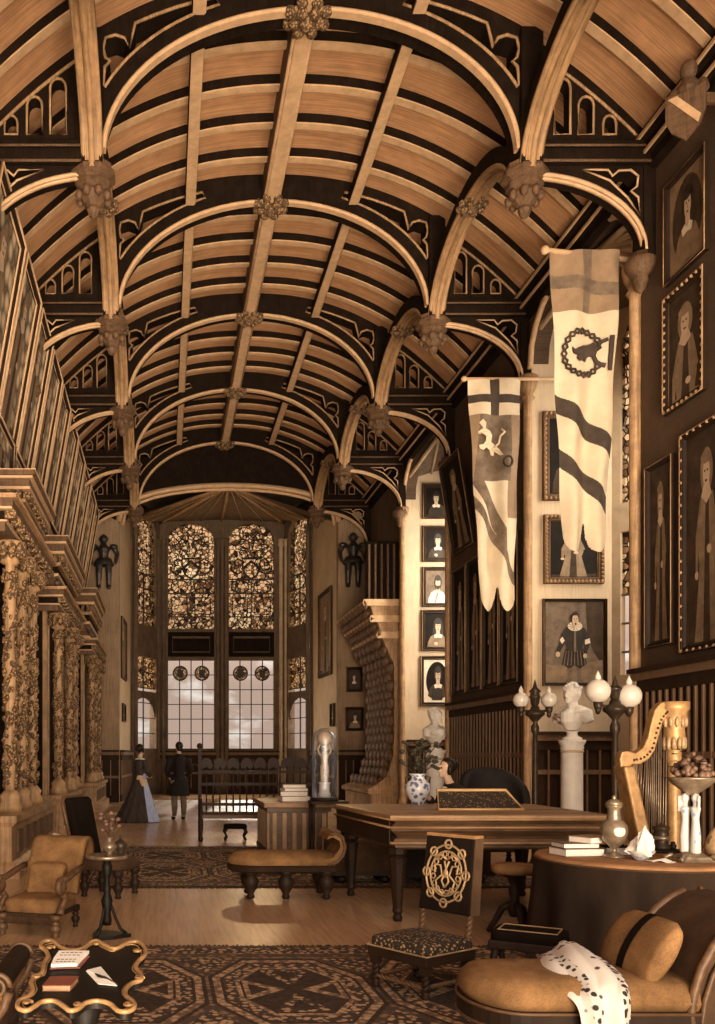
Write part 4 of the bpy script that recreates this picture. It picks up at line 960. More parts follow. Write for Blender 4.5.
# ------------------------------------------------------------------ helpers for turned work
def turned(h, r0, r1, style=0):
    if style == 0: return [(r0*.7, 0), (r0*.8, .02*h), (r0*.55, .06*h), (r0*.95, .12*h), (r0*.6, .18*h), (r0*.75, .3*h), (r1, .6*h), (r1*1.15, .75*h), (r1*.7, .8*h), (r1*1.2, .84*h), (r1*1.2, h)]
    if style == 1: return [(r0*.55, 0), (r0*.75, .05*h), (r0*.5, .12*h), (r0, .3*h), (r0*1.1, .42*h), (r0*.6, .56*h), (r0*1.05, .62*h), (r0*.6, .68*h), (r0*.8, .74*h), (r0*1.15, .8*h), (r0*1.15, h)]
def leg(r, x, y, h, rad, mi='darkwood', style=1, n=14, sq=False, z0=0.0):
    m = MB(); m.lathe([(a, z0+b) for a, b in turned(h-z0, rad, rad, style)], (x, y, 0), n); return m.build('leg', mi, r)
def twist(m, p, q, r, turns, n=40, mi=0):
    p, q = Vector(p), Vector(q); d = (q-p).normalized(); e = d.orthogonal().normalized(); f = d.cross(e)
    for ph in (0, PI): m.tube([p.lerp(q, t/n)+e*(r*.45*math.cos(turns*2*PI*t/n+ph))+f*(r*.45*math.sin(turns*2*PI*t/n+ph)) for t in range(n+1)], r*.6, 6, mi)
def rbox(m, x0, x1, y0, y1, z0, z1, r=.04, mi=0, n=5, puff=0.0):
    """soft cushion block: rounded plan and edges"""
    cx, cy, hx, hy = (x0+x1)/2, (y0+y1)/2, (x1-x0)/2, (y1-y0)/2
    rows = []
    for i in range(n+1):
        a = PI/2*i/n; rows.append((r*(1-math.cos(a)), z1-r+r*math.sin(a)))
    rows = [(0, z0+r*.3)]+rows
    rows = [(r*.3, z0)]+rows
    vs = []; N_ = 32
    def ring(d, z):
        out = []
        for k in range(N_):
            a = 2*PI*k/N_; c, s_ = math.cos(a), math.sin(a); p = .28
            out.append((cx+(hx-d)*math.copysign(abs(c)**p, c), cy+(hy-d)*math.copysign(abs(s_)**p, s_), z))
        return out
    for d, z in rows: vs += ring(d, z)
    top = rows[-1][0]
    for f in (.7, .4):
        vs += [(cx+(p[0]-cx)*f, cy+(p[1]-cy)*f, z1+puff*(1-f*f)) for p in ring(top, z1)]
    vs.append((cx, cy, z1+puff)); L_ = len(rows)+2; fs = []
    for i in range(L_-1):
        for k in range(N_): fs.append((i*N_+k, i*N_+(k+1) % N_, (i+1)*N_+(k+1) % N_, (i+1)*N_+k))
    for k in range(N_): fs.append(((L_-1)*N_+k, (L_-1)*N_+(k+1) % N_, len(vs)-1))
    fs.append(tuple(range(N_))); m.add(vs, fs, mi, True)
def scroll(m, c, r0, r1, turns, a0, rad, ax, n=36, mi=0, sgn=1):
    """spiral tube in plane: ax='yz' or 'xz'"""
    pts = []
    for k in range(n+1):
        t = k/n; a = a0+sgn*turns*2*PI*t; r = lerp(r0, r1, t); u, v = r*math.cos(a), r*math.sin(a)
        pts.append((c[0], c[1]+u, c[2]+v) if ax == 'yz' else (c[0]+u, c[1], c[2]+v))
    m.tube(pts, [lerp(rad, rad*.6, k/n) for k in range(n+1)], 8, mi)
# ------------------------------------------------------------------ low fringed armchair on the left
p = G(37, 936); r = thing('armchair', 'low tan armchair with rolled back, carved scroll arms and fringed seat', 'chair', (p.x, p.y+.24, 0), R(-16)); r.scale = (1, 1, .93)
m = MB(); rbox(m, -.24, .24, -.27, .26, .20, .33, .05, puff=.02); m.build('seat', 'gold_up', r)
def bk(u, v):
    t = v; y = .20+.26*t-.04*math.sin(t*PI); z = .32+.46*t
    if t > .7: q = (t-.7)/.3*PI*1.25; y = .46-.078+.10-.10*math.cos(q); z = .32+.322+.10*math.sin(q)+.05
    return (lerp(-.25, .25, u), y+.02*math.cos((u-.5)*PI), z)
m = MB(); m.grid(bk, 14, 40); b = m.build('backrest', 'gold_up', r); q = b.modifiers.new('t', 'SOLIDIFY'); q.thickness = .07; q.offset = 0
m = MB(); m.tube([(-.25, .475, .70), (.25, .475, .70)], .085, 14); m.build('back_roll', 'gold_up', r)
m = MB(); rbox(m, -.16, .16, -.08, .08, -.14, .14, .05, puff=.01); m.v = [(a, b*.75+.13+c*.32, c+.46) for a, b, c in m.v]; m.build('cushion', 'gold_up', r)
m = MB()
for k in range(34):
    x = -.23+.46*k/33; m.tube([(x, -.275, .205), (x*1.01, -.28, .11)], .006, 4)
tag(m.build('fringe', 'brown_up', r), kind='stuff')
m = MB(); m.box(-.25, .25, -.27, .25, .17, .21); m.build('seat_frame', 'darkwood', r)
for s_ in (-1, 1):
    m = MB(); x = s_*.275
    m.tube([(x, .28, .56), (x, .1, .54), (x, -.1, .50), (x, -.22, .50)], .035, 10, flat=.8)
    scroll(m, (x, -.22, .44), .065, .015, 1.4, PI/2, .032, 'yz'); m.tube([(x, -.20, .38), (x, -.12, .32), (x, -.22, .24), (x, -.24, .2)], [.03, .035, .03, .035], 8)
    m.ell((x, -.22, .44), (.045, .07, .07)); m.build('carved_arm', 'midwood', r)
    leg(r, s_*.24, -.25, .2, .045, 'midwood'); leg(r, s_*.22, .24, .2, .035, 'darkwood')
# tall-backed slipper chair behind it
p = W(84, 800, 9.9); r = thing('slipper_chair', 'tall-backed dark upholstered chair standing behind the low tan armchair', 'chair', (-.60, 9.45, .0), R(66))
m = MB(); rbox(m, -.25, .25, -.26, .24, .28, .40, .05, puff=.02); m.build('seat', 'brown_up', r)
m = MB(); rbox(m, -.23, .23, -.05, .05, -.34, .34, .04); m.v = [(a, b+.24+(c+.34)*.22, c+.70) for a, b, c in m.v]; bb = m.build('backrest', 'cloth', r)
m = MB(); m.tube([(-.235, .24+.06, .42), (-.235, .24+.06+.14, .98), (-.2, .45, 1.04), (.2, .45, 1.04), (.235, .44, .98), (.235, .30, .42)], .022, 8); m.build('back_frame', 'midwood', r)
for sx in (-.2, .2):
    for sy in (-.21, .19): leg(r, sx, sy, .3, .05)
# pedestal table with vase
p = G(107, 937); r = thing('pedestal_table', 'small round dark pedestal table on tripod base beside the tan armchair', 'table', (p.x, p.y, 0))
m = MB(); m.lathe([(0, .65), (.17, .65), (.175, .66), (.175, .675), (.165, .68), (.15, .672), (0, .672)], (0, 0, 0), 32); m.build('tabletop', 'silver', r)
m = MB(); m.lathe([(.035, .10), (.04, .14), (.03, .2), (.05, .3), (.028, .36), (.035, .4), (.022, .46), (.03, .5), (.045, .58), (.03, .62), (.07, .65)], (0, 0, 0), 16); m.build('pedestal', 'black', r)
m = MB(); m.ext([(.2*math.cos(R(k*60+(0 if k % 2 else 0))), .2*math.sin(R(k*60))) if k % 2 == 0 else (.12*math.cos(R(k*60)), .12*math.sin(R(k*60))) for k in range(6)], lambda a, b, t: (a, b, t), .03); m.build('base', 'black', r)
for k in range(3):
    a = R(k*120+60*0+30*0); m = MB(); c, s_ = math.cos(a), math.sin(a)
    m.tube([(.16*c, .16*s_, .03), (.11*c, .11*s_, .07), (.07*c, .07*s_, .16), (.05*c, .05*s_, .22), (.03*c, .03*s_, .27)], .014, 6); m.build('scroll_foot', 'black', r)
t = thing('glass_vase', 'small pale gourd vase of dark flowers on the pedestal table', 'vase', (p.x+.02, p.y, .673))
m = MB(); m.lathe([(.0, 0), (.035, 0), (.02, .02), (.06, .055), (.065, .08), (.04, .105), (.02, .125), (.028, .15), (.02, .15)], (0, 0, 0), 20); m.build('body', 'silver', t)
m = MB(); rnd = random.Random(3)
for k in range(16):
    a = rnd.uniform(0, 2*PI); q = rnd.uniform(.02, .09); z = rnd.uniform(.2, .36); m.tube([(0, 0, .13), (q*math.cos(a), q*math.sin(a), z)], .003, 4); m.ell((q*math.cos(a), q*math.sin(a), z), (.025, .025, .02), 6, 5)
tag(m.build('flowers', 'fruit', t), kind='stuff')
t = thing('bowl', 'dark lidded pot at the right of the small pedestal table', 'pot', (p.x+.11, p.y+.03, .681))
m = MB(); m.lathe([(0, 0), (.03, 0), (.025, .015), (.05, .05), (.055, .08), (.04, .10), (.02, .115), (.012, .125), (0, .135)], (0, 0, 0), 18); m.build('body', 'iron', t); m = MB(); m.ell((0, 0, .14), .012, 8, 6); m.build('knob', 'iron', t)
# ------------------------------------------------------------------ scalloped tray table at the lower left
tl = R(8); r = thing('tray_table', 'black scalloped tray table with gilt scrolled rim at the lower left', 'table', (-.305, 3.12, .0178))
def tray(n=120):
    # trace of the scalloped outline (px about the centre), mirrored lobes at the corners
    out = [(43, 948), (52, 947), (60, 953), (72, 957), (84, 954), (90, 949), (97, 947), (104, 951), (115, 955), (128, 949), (138, 948), (144, 953), (145, 961), (138, 968), (136, 975), (141, 981), (141, 987), (132, 990), (126, 996), (126, 1003), (133, 1009), (134, 1015), (127, 1019), (118, 1018), (110, 1011), (98, 1008), (86, 1010), (78, 1016), (70, 1018), (63, 1013), (54, 1008), (42, 1009), (34, 1014), (26, 1018), (18, 1015), (19, 1008), (28, 1004), (33, 997), (31, 989), (35, 984), (42, 980), (44, 970), (48, 963), (46, 957), (41, 953)]
    return out
def trp(px, py, dz=0.0):
    # plane through the tray: z = .69+ (y-3.12)*tan
    k = (py-PY)/F; t_ = math.tan(tl); Y = (EYE-.69+3.12*t_)/(k+t_); return Vector(((px-PX)*Y/F+.305, Y-3.12, EYE-k*Y+dz))
oq = tray(); op = []
for k in range(len(oq)):
    q0, q1, q2, q3 = [Vector(oq[(k+d)%len(oq)]) for d in (-1, 0, 1, 2)]
    for t_ in (0, .25, .5, .75):
        v_ = .5*((2*q1)+(q2-q0)*t_+(2*q0-5*q1+4*q2-q3)*t_*t_+(3*q1-q0-3*q2+q3)*t_**3); op.append(trp(v_.x, v_.y))
m = MB(); cen = trp(85, 980); m.add([o_ for o_ in op]+[o_-Vector((0, 0, .02)) for o_ in op], [tuple(range(len(op)))]+[(i, (i+1) % len(op), (i+1) % len(op)+len(op), i+len(op)) for i in range(len(op))]+[tuple(range(len(op), 2*len(op)))]); m.build('tray', 'black', r)
m = MB(); m.tube([o_+Vector((0, 0, .006)) for o_ in op], .0085, 8, closed=True); m.build('gilt_rim', 'gilt', r)
m = MB(); m.tube([cen+(o_-cen)*.93+Vector((0, 0, .003)) for o_ in op], .0025, 5, closed=True); m.build('gilt_line', 'gilt', r)
for px_, py_, sg in ((50, 954, 1), (137, 957, -1), (27, 1010, 1), (128, 1012, -1), (97, 950, 1), (78, 1012, -1), (139, 985, 1), (36, 983, -1)):
    m = MB(); c_ = trp(px_, py_, .008); m.tube([c_+Vector(((.017-.0011*q)*math.cos(sg*q*.62), (.024-.0015*q)*math.sin(sg*q*.62), 0)) for q in range(14)], .0055, 6); m.build('gilt_scroll', 'gilt', r)
m = MB(); m.lathe([(.03, .03), (.045, .08), (.03, .14), (.055, .28), (.03, .4), (.04, .5), (.08, .64)], (cen.x, cen.y, 0), 16); m.build('pedestal', 'black', r)
for k in range(3):
    a = R(k*120+30); c, s_ = math.cos(a), math.sin(a); m = MB(); m.tube([(cen.x+.02*c, cen.y+.02*s_, .12), (cen.x+.12*c, cen.y+.12*s_, .1), (cen.x+.2*c, cen.y+.2*s_, .02)], [.03, .025, .02], 8); m.build('foot', 'black', r)
def ontray(px, py, dz=0): q = trp(px, py, dz); return (q.x-.305, q.y+3.12, q.z+.018)
def slab(m, pts, z0, z1, mi=0): m.add([ontray(*q_, z0) for q_ in pts]+[ontray(*q_, z1) for q_ in pts], [tuple(range(len(pts)))[::-1], tuple(range(len(pts), 2*len(pts)))]+[(i, (i+1) % len(pts), (i+1) % len(pts)+len(pts), i+len(pts)) for i in range(len(pts))], mi)
t = thing('open_book', 'open white book with printed lines on the scalloped tray table', 'book', ontray(68, 974))
m = MB(); slab(m, [(50, 975), (80, 974), (90, 962), (58, 961)], .002, .006); m.build('cover', 'red', t, origin=t.location)
for k, pts in enumerate(([(51, 974), (77, 973), (82, 967), (54, 967)], [(54, 967), (82, 967), (89, 960), (59, 960)])):
    m = MB(); slab(m, pts, .006, .018); pg = m.build('page', 'paper', t, origin=t.location)
    m = MB(); c = [sum(q[0] for q in pts)/4, sum(q[1] for q in pts)/4]
    for l_ in range(2):
        f = .32+.36*l_; a = [lerp(pts[0][i], pts[3][i], f) for i in (0, 1)]; b = [lerp(pts[1][i], pts[2][i], f) for i in (0, 1)]
        for q in range(5):
            s0, s1 = .14+q*.15, .14+q*.15+.11
            A_ = [lerp(a[i], b[i], s0) for i in (0, 1)]; B_ = [lerp(a[i], b[i], s1) for i in (0, 1)]
            slab(m, [(A_[0], A_[1]+.25), (B_[0], B_[1]+.25), (B_[0], B_[1]-.25), (A_[0], A_[1]-.25)], .0182, .0188)
    m.build('print_lines', 'ink', pg, origin=t.location)
t = thing('book', 'closed red book with tan edges lying on the scalloped tray table', 'book', ontray(60, 994))
m = MB(); slab(m, [(43, 997), (70, 997), (78, 987), (50, 988)], .002, .018); m.build('page_block', 'tanwood', t, origin=t.location)
m = MB(); slab(m, [(42, 997), (70, 997), (79, 987), (50, 987.5)], .018, .021); slab(m, [(42, 997), (70, 997), (79, 987), (50, 987.5)], .0005, .003); m.build('cover', 'red', t, origin=t.location)
t = thing('envelope', 'white folded letter on the scalloped tray table', 'letter', ontray(102, 983))
m = MB(); slab(m, [(86, 977), (101, 973), (117, 992), (98, 990)], .002, .005); m.build('sheet', 'paper', t, origin=t.location)
m = MB(); slab(m, [(87, 977), (101, 973.5), (97, 982)], .0052, .008); slab(m, [(101, 973.5), (116, 991.5), (97, 982)], .0052, .0065); m.build('flap', 'marble', t, origin=t.location)
t = thing('pen', 'dark quill pen lying across the folded letter', 'pen', ontray(106, 985, .006))
m = MB(); m.tube([ontray(95, 982, .012), ontray(106, 986, .012), ontray(118, 992, .010)], [.002, .003, .001], 6); m.build('shaft', 'ink', t, origin=t.location)
m = MB(); slab(m, [(95, 982), (106, 985), (108, 987), (98, 985)], .0095, .0105); m.build('feather', 'ink', t, origin=t.location)
# scroll-armed chair cut by the left edge
r = thing('scroll_chair', 'dark scroll-armed chair with striped cover, cut by the lower left corner', 'chair', (-.86, 3.95, .0178), R(0))
m = MB(); rbox(m, -.35, .16, -.28, .28, .26, .40, .06, puff=.02); m.build('seat', 'brown_up', r)
m = MB(); m.lathe([(.0, -.30), (.045, -.30), (.05, -.28), (.05, .28), (.045, .30), (0, .30)], (.16, 0, .52), 16, axis='y'); m.build('arm_roll', 'darkwood', r)
for s_ in (-1, 1):
    m = MB(); scroll(m, (.16, s_*.30, .52), .058, .008, 2.0, 0, .012, 'xz'); m.tube([(.215, s_*.30, .50), (.19, s_*.30, .43), (.14, s_*.3, .36), (.12, s_*.3, .26)], .02, 8); m.build('arm_scroll', 'midwood', r)
m = MB(); m.grid(lambda u, v: (.17-.1*math.sin(v*1.4)+.02*math.sin(v*20)*.2, lerp(-.27, .27, u), .49-.12*v), 10, 12); a_ = m.build('arm_pad', 'gold_up', r); q = a_.modifiers.new('t', 'SOLIDIFY'); q.thickness = .04
for sx in (-.3, .12):
    for sy in (-.24, .24): leg(r, sx, sy, .27, .04)
# ------------------------------------------------------------------ needlework side chair
r = thing('side_chair', 'low side chair with dark needlework seat and medallion back, before the piano', 'chair', (1.63, 5.6, .0178), R(-56)); r.scale = (.94, .94, 1)
m = MB(); m.box(-.25, .25, -.25, .25, .20, .265); m.build('seat_frame', 'darkwood', r, bevel=.006)
m = MB(); rbox(m, -.255, .255, -.255, .255, .265, .33, .03, puff=.012); m.build('seat', 'needle', r)
m = MB()
for k in range(40):
    for s_ in (-1, 1): m.ell((-.25+.5*k/39, s_*.255, .268), .006, 5, 4)
    for s_ in (-1, 1): m.ell((s_*.255, -.25+.5*k/39, .268), .006, 5, 4)
tag(m.build('nail_head', 'giltd', r), kind='stuff')
for sx in (-.21, .21):
    for sy in (-.21, .21):
        m = MB(); m.box(sx-.03, sx+.03, sy-.03, sy+.03, .15, .21); twist(m, (sx, sy, .05), (sx, sy, .15), .026, 1.5); m.lathe([(.02, 0), (.03, .012), (.02, .03), (.032, .05)], (sx, sy, 0), 10); m.build('leg', 'darkwood', r)
for a, b in (((-.21, -.21), (.21, -.21)), ((-.21, .21), (.21, .21)), ((-.21, -.21), (-.21, .21)), ((.21, -.21), (.21, .21))):
    m = MB(); twist(m, a+(.07,), b+(.07,), .017, 5); m.build('stretcher', 'midwood', r)
for sx in (-.195, .195):
    m = MB(); twist(m, (sx, .24, .33), (sx, .26, .47), .024, 2); m.tube([(sx, .25, .20), (sx, .24, .34)], .026, 8); m.build('back_post', 'midwood', r)
m = MB(); m.hexa([(-.215, .225, .46), (.215, .225, .46), (.215, .315, .46), (-.215, .315, .46), (-.20, .30, .95), (.20, .30, .95), (.20, .37, .95), (-.20, .37, .95)]); bk_ = m.build('backrest', 'cloth', r, bevel=.012)
m = MB(); m.hexa([(-.2, .30, .945), (.2, .30, .945), (.2, .40, .945), (-.2, .40, .945), (-.2, .305, .965), (.2, .305, .965), (.2, .40, .965), (-.2, .40, .965)]); m.build('top_band', 'gold_up', r)
m = MB(); m.hexa([(.214, .235, .46), (.221, .235, .46), (.221, .33, .46), (.214, .33, .46), (.2, .308, .945), (.207, .308, .945), (.207, .395, .945), (.2, .395, .945)]); m.build('side_band', 'brown_up', r)
def onback(a, b): t = (b-.46)/.49; return (a, .225+.075*t-.008, b)
m = MB()
for k in range(2): m.tube([onback((.165-.035*k)*math.cos(R(q*12)), .71+(.185-.04*k)*math.sin(R(q*12))) for q in range(30)], .008-.002*k, 5, closed=True)
for k in range(8):
    a = R(k*45); c = (.165*math.cos(a), .71+.19*math.sin(a)); m.tube([onback(c[0]+.028*math.cos(R(q*40)), c[1]+.028*math.sin(R(q*40))) for q in range(9)], .008, 5, closed=True)
for s_ in (-1, 1):
    m.tube([onback(s_*x, y) for x, y in ((.01, .58), (.06, .6), (.08, .66), (.03, .7), (.05, .76), (.1, .76), (.09, .71))], .008, 5); m.tube([onback(s_*x, y) for x, y in ((.0, .8), (.05, .83), (.09, .8))], .008, 5); m.tube([onback(s_*x, y) for x, y in ((.0, .62), (.03, .66), (.0, .74), (.02, .79))], .008, 5)
for k in range(16):
    a = R(k*22.5+11); c = (.105*math.cos(a), .71+.125*math.sin(a)); m.tube([onback(c[0]+.018*math.cos(R(q*60)), c[1]+.018*math.sin(R(q*60))) for q in range(6)], .005, 5, closed=True)
m.ell(onback(0, .71), (.02, .012, .03)); m.build('medallion', 'giltd', bk_)
# ------------------------------------------------------------------ grand piano
r = thing('piano', 'long mahogany piano with closed lid and moulded front, mid floor', 'piano', (0, 0, 0))
PB = [(2.02, 7.78), (3.95, 7.78), (3.95, 9.55), (1.87, 9.55)]
m = MB()
def pcase(d, z): return [(2.02-d, 7.78-d, z), (3.95+d, 7.78-d, z), (3.95+d, 9.5+d, z), (1.87-d, 9.5+d, z)]
pr = [(-.06, .66), (-.02, .68), (-.02, .70), (.0, .72), (-.015, .755), (-.05, .775), (-.02, .80), (.02, .83), (.025, .86), (.0, .885), (-.02, .895), (-.005, .915), (.02, .93)]
vs = [];
for d, z in pr: vs += pcase(d, z)
fs = [(i*4+k, i*4+(k+1) % 4, (i+1)*4+(k+1) % 4, (i+1)*4+k) for i in range(len(pr)-1) for k in range(4)]+[(0, 1, 2, 3)]
m.add(vs, fs); m.build('case', 'midwood', r)
m = MB(); m.hexa([(1.86, 7.85, .70), (2.025, 7.72, .70), (2.0, 7.9, .70), (1.84, 9.5, .70), (1.86, 7.85, .92), (2.03, 7.72, .92), (2.0, 7.9, .92), (1.84, 9.5, .92)]) if False else None
m.hexa([(1.985, 7.80, .70), (1.995, 7.80, .70), (1.86, 9.48, .70), (1.85, 9.48, .70), (1.985, 7.80, .915), (1.995, 7.80, .915), (1.86, 9.48, .915), (1.845, 9.48, .915)]); m.build('end_panel', 'darkwood', r)
m = MB(); vs = pcase(.035, .935)+pcase(.04, .945)+pcase(.035, .965)+pcase(.0, .972); fs = [(i*4+k, i*4+(k+1) % 4, (i+1)*4+(k+1) % 4, (i+1)*4+k) for i in range(3) for k in range(4)]+[(12, 13, 14, 15), (0, 1, 2, 3)]; m.add(vs, fs); ld = m.build('lid', 'tanwood', r)
m = MB(); m.box(2.2, 3.9, 7.98, 7.995, .971, .974); m.box(2.2, 3.9, 8.5, 8.51, .971, .974); m.build('lid_seam', 'darkwood', ld)
m = MB()
for z, d in ((.72, .01), (.86, .035), (.93, .03)): m.tube([pcase(d, z)[3], pcase(d, z)[0], pcase(d, z)[1]], .012, 6)
m.build('moulding', 'tanwood', r)
for x, y in ((2.1, 7.95), (1.98, 9.38), (3.82, 7.95), (3.8, 9.38)):
    m = MB(); m.lathe([(.035, 0), (.045, .03), (.03, .06), (.045, .09), (.04, .12), (.075, .52), (.085, .57), (.06, .59), (.085, .61), (.085, .67)], (x, y, 0), 8, sm=False); m.build('leg', 'darkwood', r)
md = thing('music_desk', 'x', None) if False else None
def md_(px, py): q = W(px, py, 8.55+(815-py)*.006); return q
m = MB(); a, b = W(437, 809, 8.5), W(520, 807, 8.5); zt = .985
P4 = [Vector((2.62, 8.42, .975)), Vector((3.43, 8.42, .975)), Vector((3.33, 8.60, 1.155)), Vector((2.66, 8.60, 1.155))]
e1 = (P4[1]-P4[0]); m.tube(P4, .018, 6, closed=True); ds = m.build('music_desk', 'gold_frame', r)
m = MB(); m.add(P4, [(0, 1, 2, 3)]); m.build('fretwork', 'lattice', ds)
# ------------------------------------------------------------------ bench, tub chair behind the piano
r = thing('bench', 'long upholstered bench on bun feet seen beneath the piano', 'bench', (2.85, 10.4, .0178))
m = MB(); rbox(m, -.95, .95, -.24, .24, .10, .50, .05, puff=.01); m.build('seat', 'brown_up', r)
m = MB(); m.box(-.96, .96, -.25, .25, .09, .14); m.build('rail', 'darkwood', r)
for x in (-.8, -.3, .3, .8):
    for y in (-.18, .18): m = MB(); m.lathe([(.03, 0), (.06, .02), (.065, .05), (.04, .09)], (x, y, 0), 12); m.build('bun_foot', 'black', r)
r = thing('tub_chair', 'dark round-backed tub chair rising behind the piano lid', 'chair', (4.20, 11.2, .0178), 0)
m = MB(); m.grid(lambda u, v: ((.36+.03*v)*math.cos(R(-15+210*u)), .33*math.sin(R(-15+210*u)), .40+(.45+.48*math.sin(PI*u)**.7)*v), 28, 10); b = m.build('backrest', 'coat', r); q = b.modifiers.new('t', 'SOLIDIFY'); q.thickness = .09; q.offset = 0
m = MB(); rbox(m, -.33, .33, -.33, .28, .28, .46, .05); m.build('seat', 'coat', r)
for sx in (-.26, .26):
    for sy in (-.24, .22): leg(r, sx, sy, .29, .04)
# ------------------------------------------------------------------ piano stool, footstool
r = thing('piano_stool', 'round tan-topped stool on a pedestal, in front of the piano', 'stool', (2.90, 7.3, 0))
m = MB(); m.lathe([(0, .52), (.17, .52), (.185, .54), (.185, .57), (.16, .595), (0, .605)], (0, 0, 0), 26); m.build('seat', 'gold_up', r)
m = MB(); m.lathe([(.04, .16), (.055, .22), (.035, .3), (.05, .38), (.035, .42), (.06, .48), (.12, .52)], (0, 0, 0), 14); m.build('pedestal', 'darkwood', r)
for k in range(3):
    a = R(k*120-90); c, s_ = math.cos(a), math.sin(a); m = MB(); m.tube([(.03*c, .03*s_, .26), (.1*c, .1*s_, .22), (.16*c, .16*s_, .1), (.21*c, .21*s_, .02)], [.03, .03, .025, .02], 8); m.build('foot', 'darkwood', r)
r = thing('footstool', 'small dark flat-topped footstool between the side chair and table', 'stool', (2.33, 5.62, .0178), R(-32))
m = MB(); rbox(m, -.22, .22, -.15, .15, .30, .365, .02, puff=.01); m.build('cushion', 'cloth', r)
m = MB(); m.box(-.225, .225, -.155, .155, .25, .305); m.build('frame', 'darkwood', r, bevel=.008)
m = MB(); m.rect_frame(lambda a, b, n: (a, b, .369+n), .36, .22, [(0, 0), (.005, .006), (.012, 0)]); m.build('braid', 'giltd', r)
for sx in (-.18, .18):
    for sy in (-.12, .12): m = MB(); m.tube([(sx, sy, .26), (sx*1.12, sy*1.12, .17), (sx*1.0, sy*1.0, .08), (sx*1.15, sy*1.2, .0)], [.026, .022, .016, .022], 8); m.build('leg', 'darkwood', r)
# ------------------------------------------------------------------ daybed in the middle distance
r = thing('daybed', 'small tan daybed with upturned scroll end, left of the piano', 'daybed', (1.25, 9.30, .0))
m = MB()
def cap(d, z):  # rounded left end
    out = []
    for k in range(17): a = R(90+180*k/16); out.append((-.28+(.30-d)*math.cos(a), (.27-d)*math.sin(a), z))
    return out+[(.50, -.27+d, z), (.50, .27-d, z)]
rows = [cap(.0, .36), cap(-.015, .40), cap(.02, .44), cap(.07, .475), cap(.16, .49)]
N_ = len(rows[0]); vs = [q for rw in rows for q in rw]; fs = [(i*N_+k, i*N_+(k+1) % N_, (i+1)*N_+(k+1) % N_, (i+1)*N_+k) for i in range(4) for k in range(N_)]+[tuple(range(4*N_, 5*N_))]
m.add(vs, fs, 0, True); m.build('seat', 'gold_up', r)
m = MB(); rows = [cap(.02, .28), cap(-.01, .30), cap(-.02, .345), cap(.0, .365)]; vs = [q for rw in rows for q in rw]; fs = [(i*N_+k, i*N_+(k+1) % N_, (i+1)*N_+(k+1) % N_, (i+1)*N_+k) for i in range(3) for k in range(N_)]+[tuple(range(N_)), tuple(range(3*N_, 4*N_))]; m.add(vs, fs); m.build('rail', 'darkwood', r)
sc = [(.42, .37), (.52, .40), (.58, .47), (.60, .56), (.57, .66), (.50, .70), (.44, .68)]
m = MB(); m.ext([(a, b) for a, b in sc]+[(a-.03*(1 if i < 4 else .2)-.02, b+(.045 if i < 3 else (-.01 if i < 4 else -.045))) for i, (a, b) in reversed(list(enumerate(sc)))], lambda a, b, t: (a, -.27+t, b), .54); m.build('scroll_end', 'gold_up', r)
for y in (-.275, .275): m = MB(); m.tube([(a, y, b) for a, b in sc], .018, 8); m.build('scroll_edge', 'midwood', r)
for x, y in ((-.36, -.17), (-.36, .17), (.0, -.2), (.42, -.2), (.42, .2)):
    m = MB(); m.lathe([(.03, 0), (.045, .02), (.03, .05), (.07, .12), (.085, .19), (.05, .24), (.08, .26), (.08, .30)], (x, y, .012), 14); m.build('leg', 'darkwood', r)
# ------------------------------------------------------------------ chaise longue lower right
r = thing('chaise_longue', 'tan chaise longue with scrolled carved head, cut by the lower right edge', 'sofa', (1.99, 4.22, .0178), R(0))
m = MB()
def cap2(d, z):
    out = []
    for k in range(17): a = R(90+180*k/16); out.append((-.36+(.20-d)*math.cos(a), (.29-d)*math.sin(a), z))
    return out+[(.40, -.29+d, z), (.40, .29-d, z)]
def rows_(m, rr, sm, mi=0):
    N_ = len(rr[0]); m.add([q for rw in rr for q in rw], [(i*N_+k, i*N_+(k+1) % N_, (i+1)*N_+(k+1) % N_, (i+1)*N_+k) for i in range(len(rr)-1) for k in range(N_)]+[tuple(range(N_)), tuple(range((len(rr)-1)*N_, len(rr)*N_))], mi, sm)
rows_(m, [cap2(.01, .33), cap2(-.012, .37), cap2(.0, .41), cap2(.035, .445), cap2(.1, .462), cap2(.18, .466)], True); m.build('seat', 'gold_up', r)
m = MB(); rows_(m, [cap2(.02, .22), cap2(-.01, .24), cap2(-.012, .32), cap2(.01, .335)], False); m.build('rail', 'darkwood', r)
m = MB(); 
for z in (.245, .325): m.tube([cap2(-.012, z)[k] for k in range(18)], .008, 6)
m.build('rail_bead', 'midwood', r)
head = [(.37, .24), (.36, .32), (.375, .42), (.41, .53), (.465, .63), (.53, .70), (.60, .755), (.67, .79)]
m = MB(); m.ext(head+[(.77, .80), (.81, .72), (.75, .5), (.71, .2), (.38, .2)], lambda a, b, t: (a, -.27+t, b), .54); m.build('backrest', 'brown_up', r)
for y in (-.285, .285):
    m = MB(); m.tube([(a, y, b) for a, b in head], .020, 8); m.tube([(a+.05, y, b-.035) for a, b in head[:-1]], .012, 8)
    scroll(m, (.74, y, .735), .06, .01, 1.4, PI/2, .018, 'xz', sgn=-1); m.build('carved_edge', 'midwood', r)
m = MB(); N_ = 20
for k in range(10): m.lathe([(.006, 0), (.012, .004), (.006, .008)], (.56, -.29, .36), 6)
m.v = []; m.f = []; m.m = []; m.s = []
for x, y in ((-.4, -.16), (-.4, .16), (.6, -.22), (.6, .22)): leg(r, x, y, .23, .05)
t = thing('bolster', 'tan bolster cushion with a dark band leaning on the chaise head', 'cushion', (2.275, 4.22, .585))
def bol(a, rl, rs, y): c, s_ = math.cos(a), math.sin(a); return (rl*.50*c-rs*.86*s_, y, rl*.86*c+rs*.50*s_)
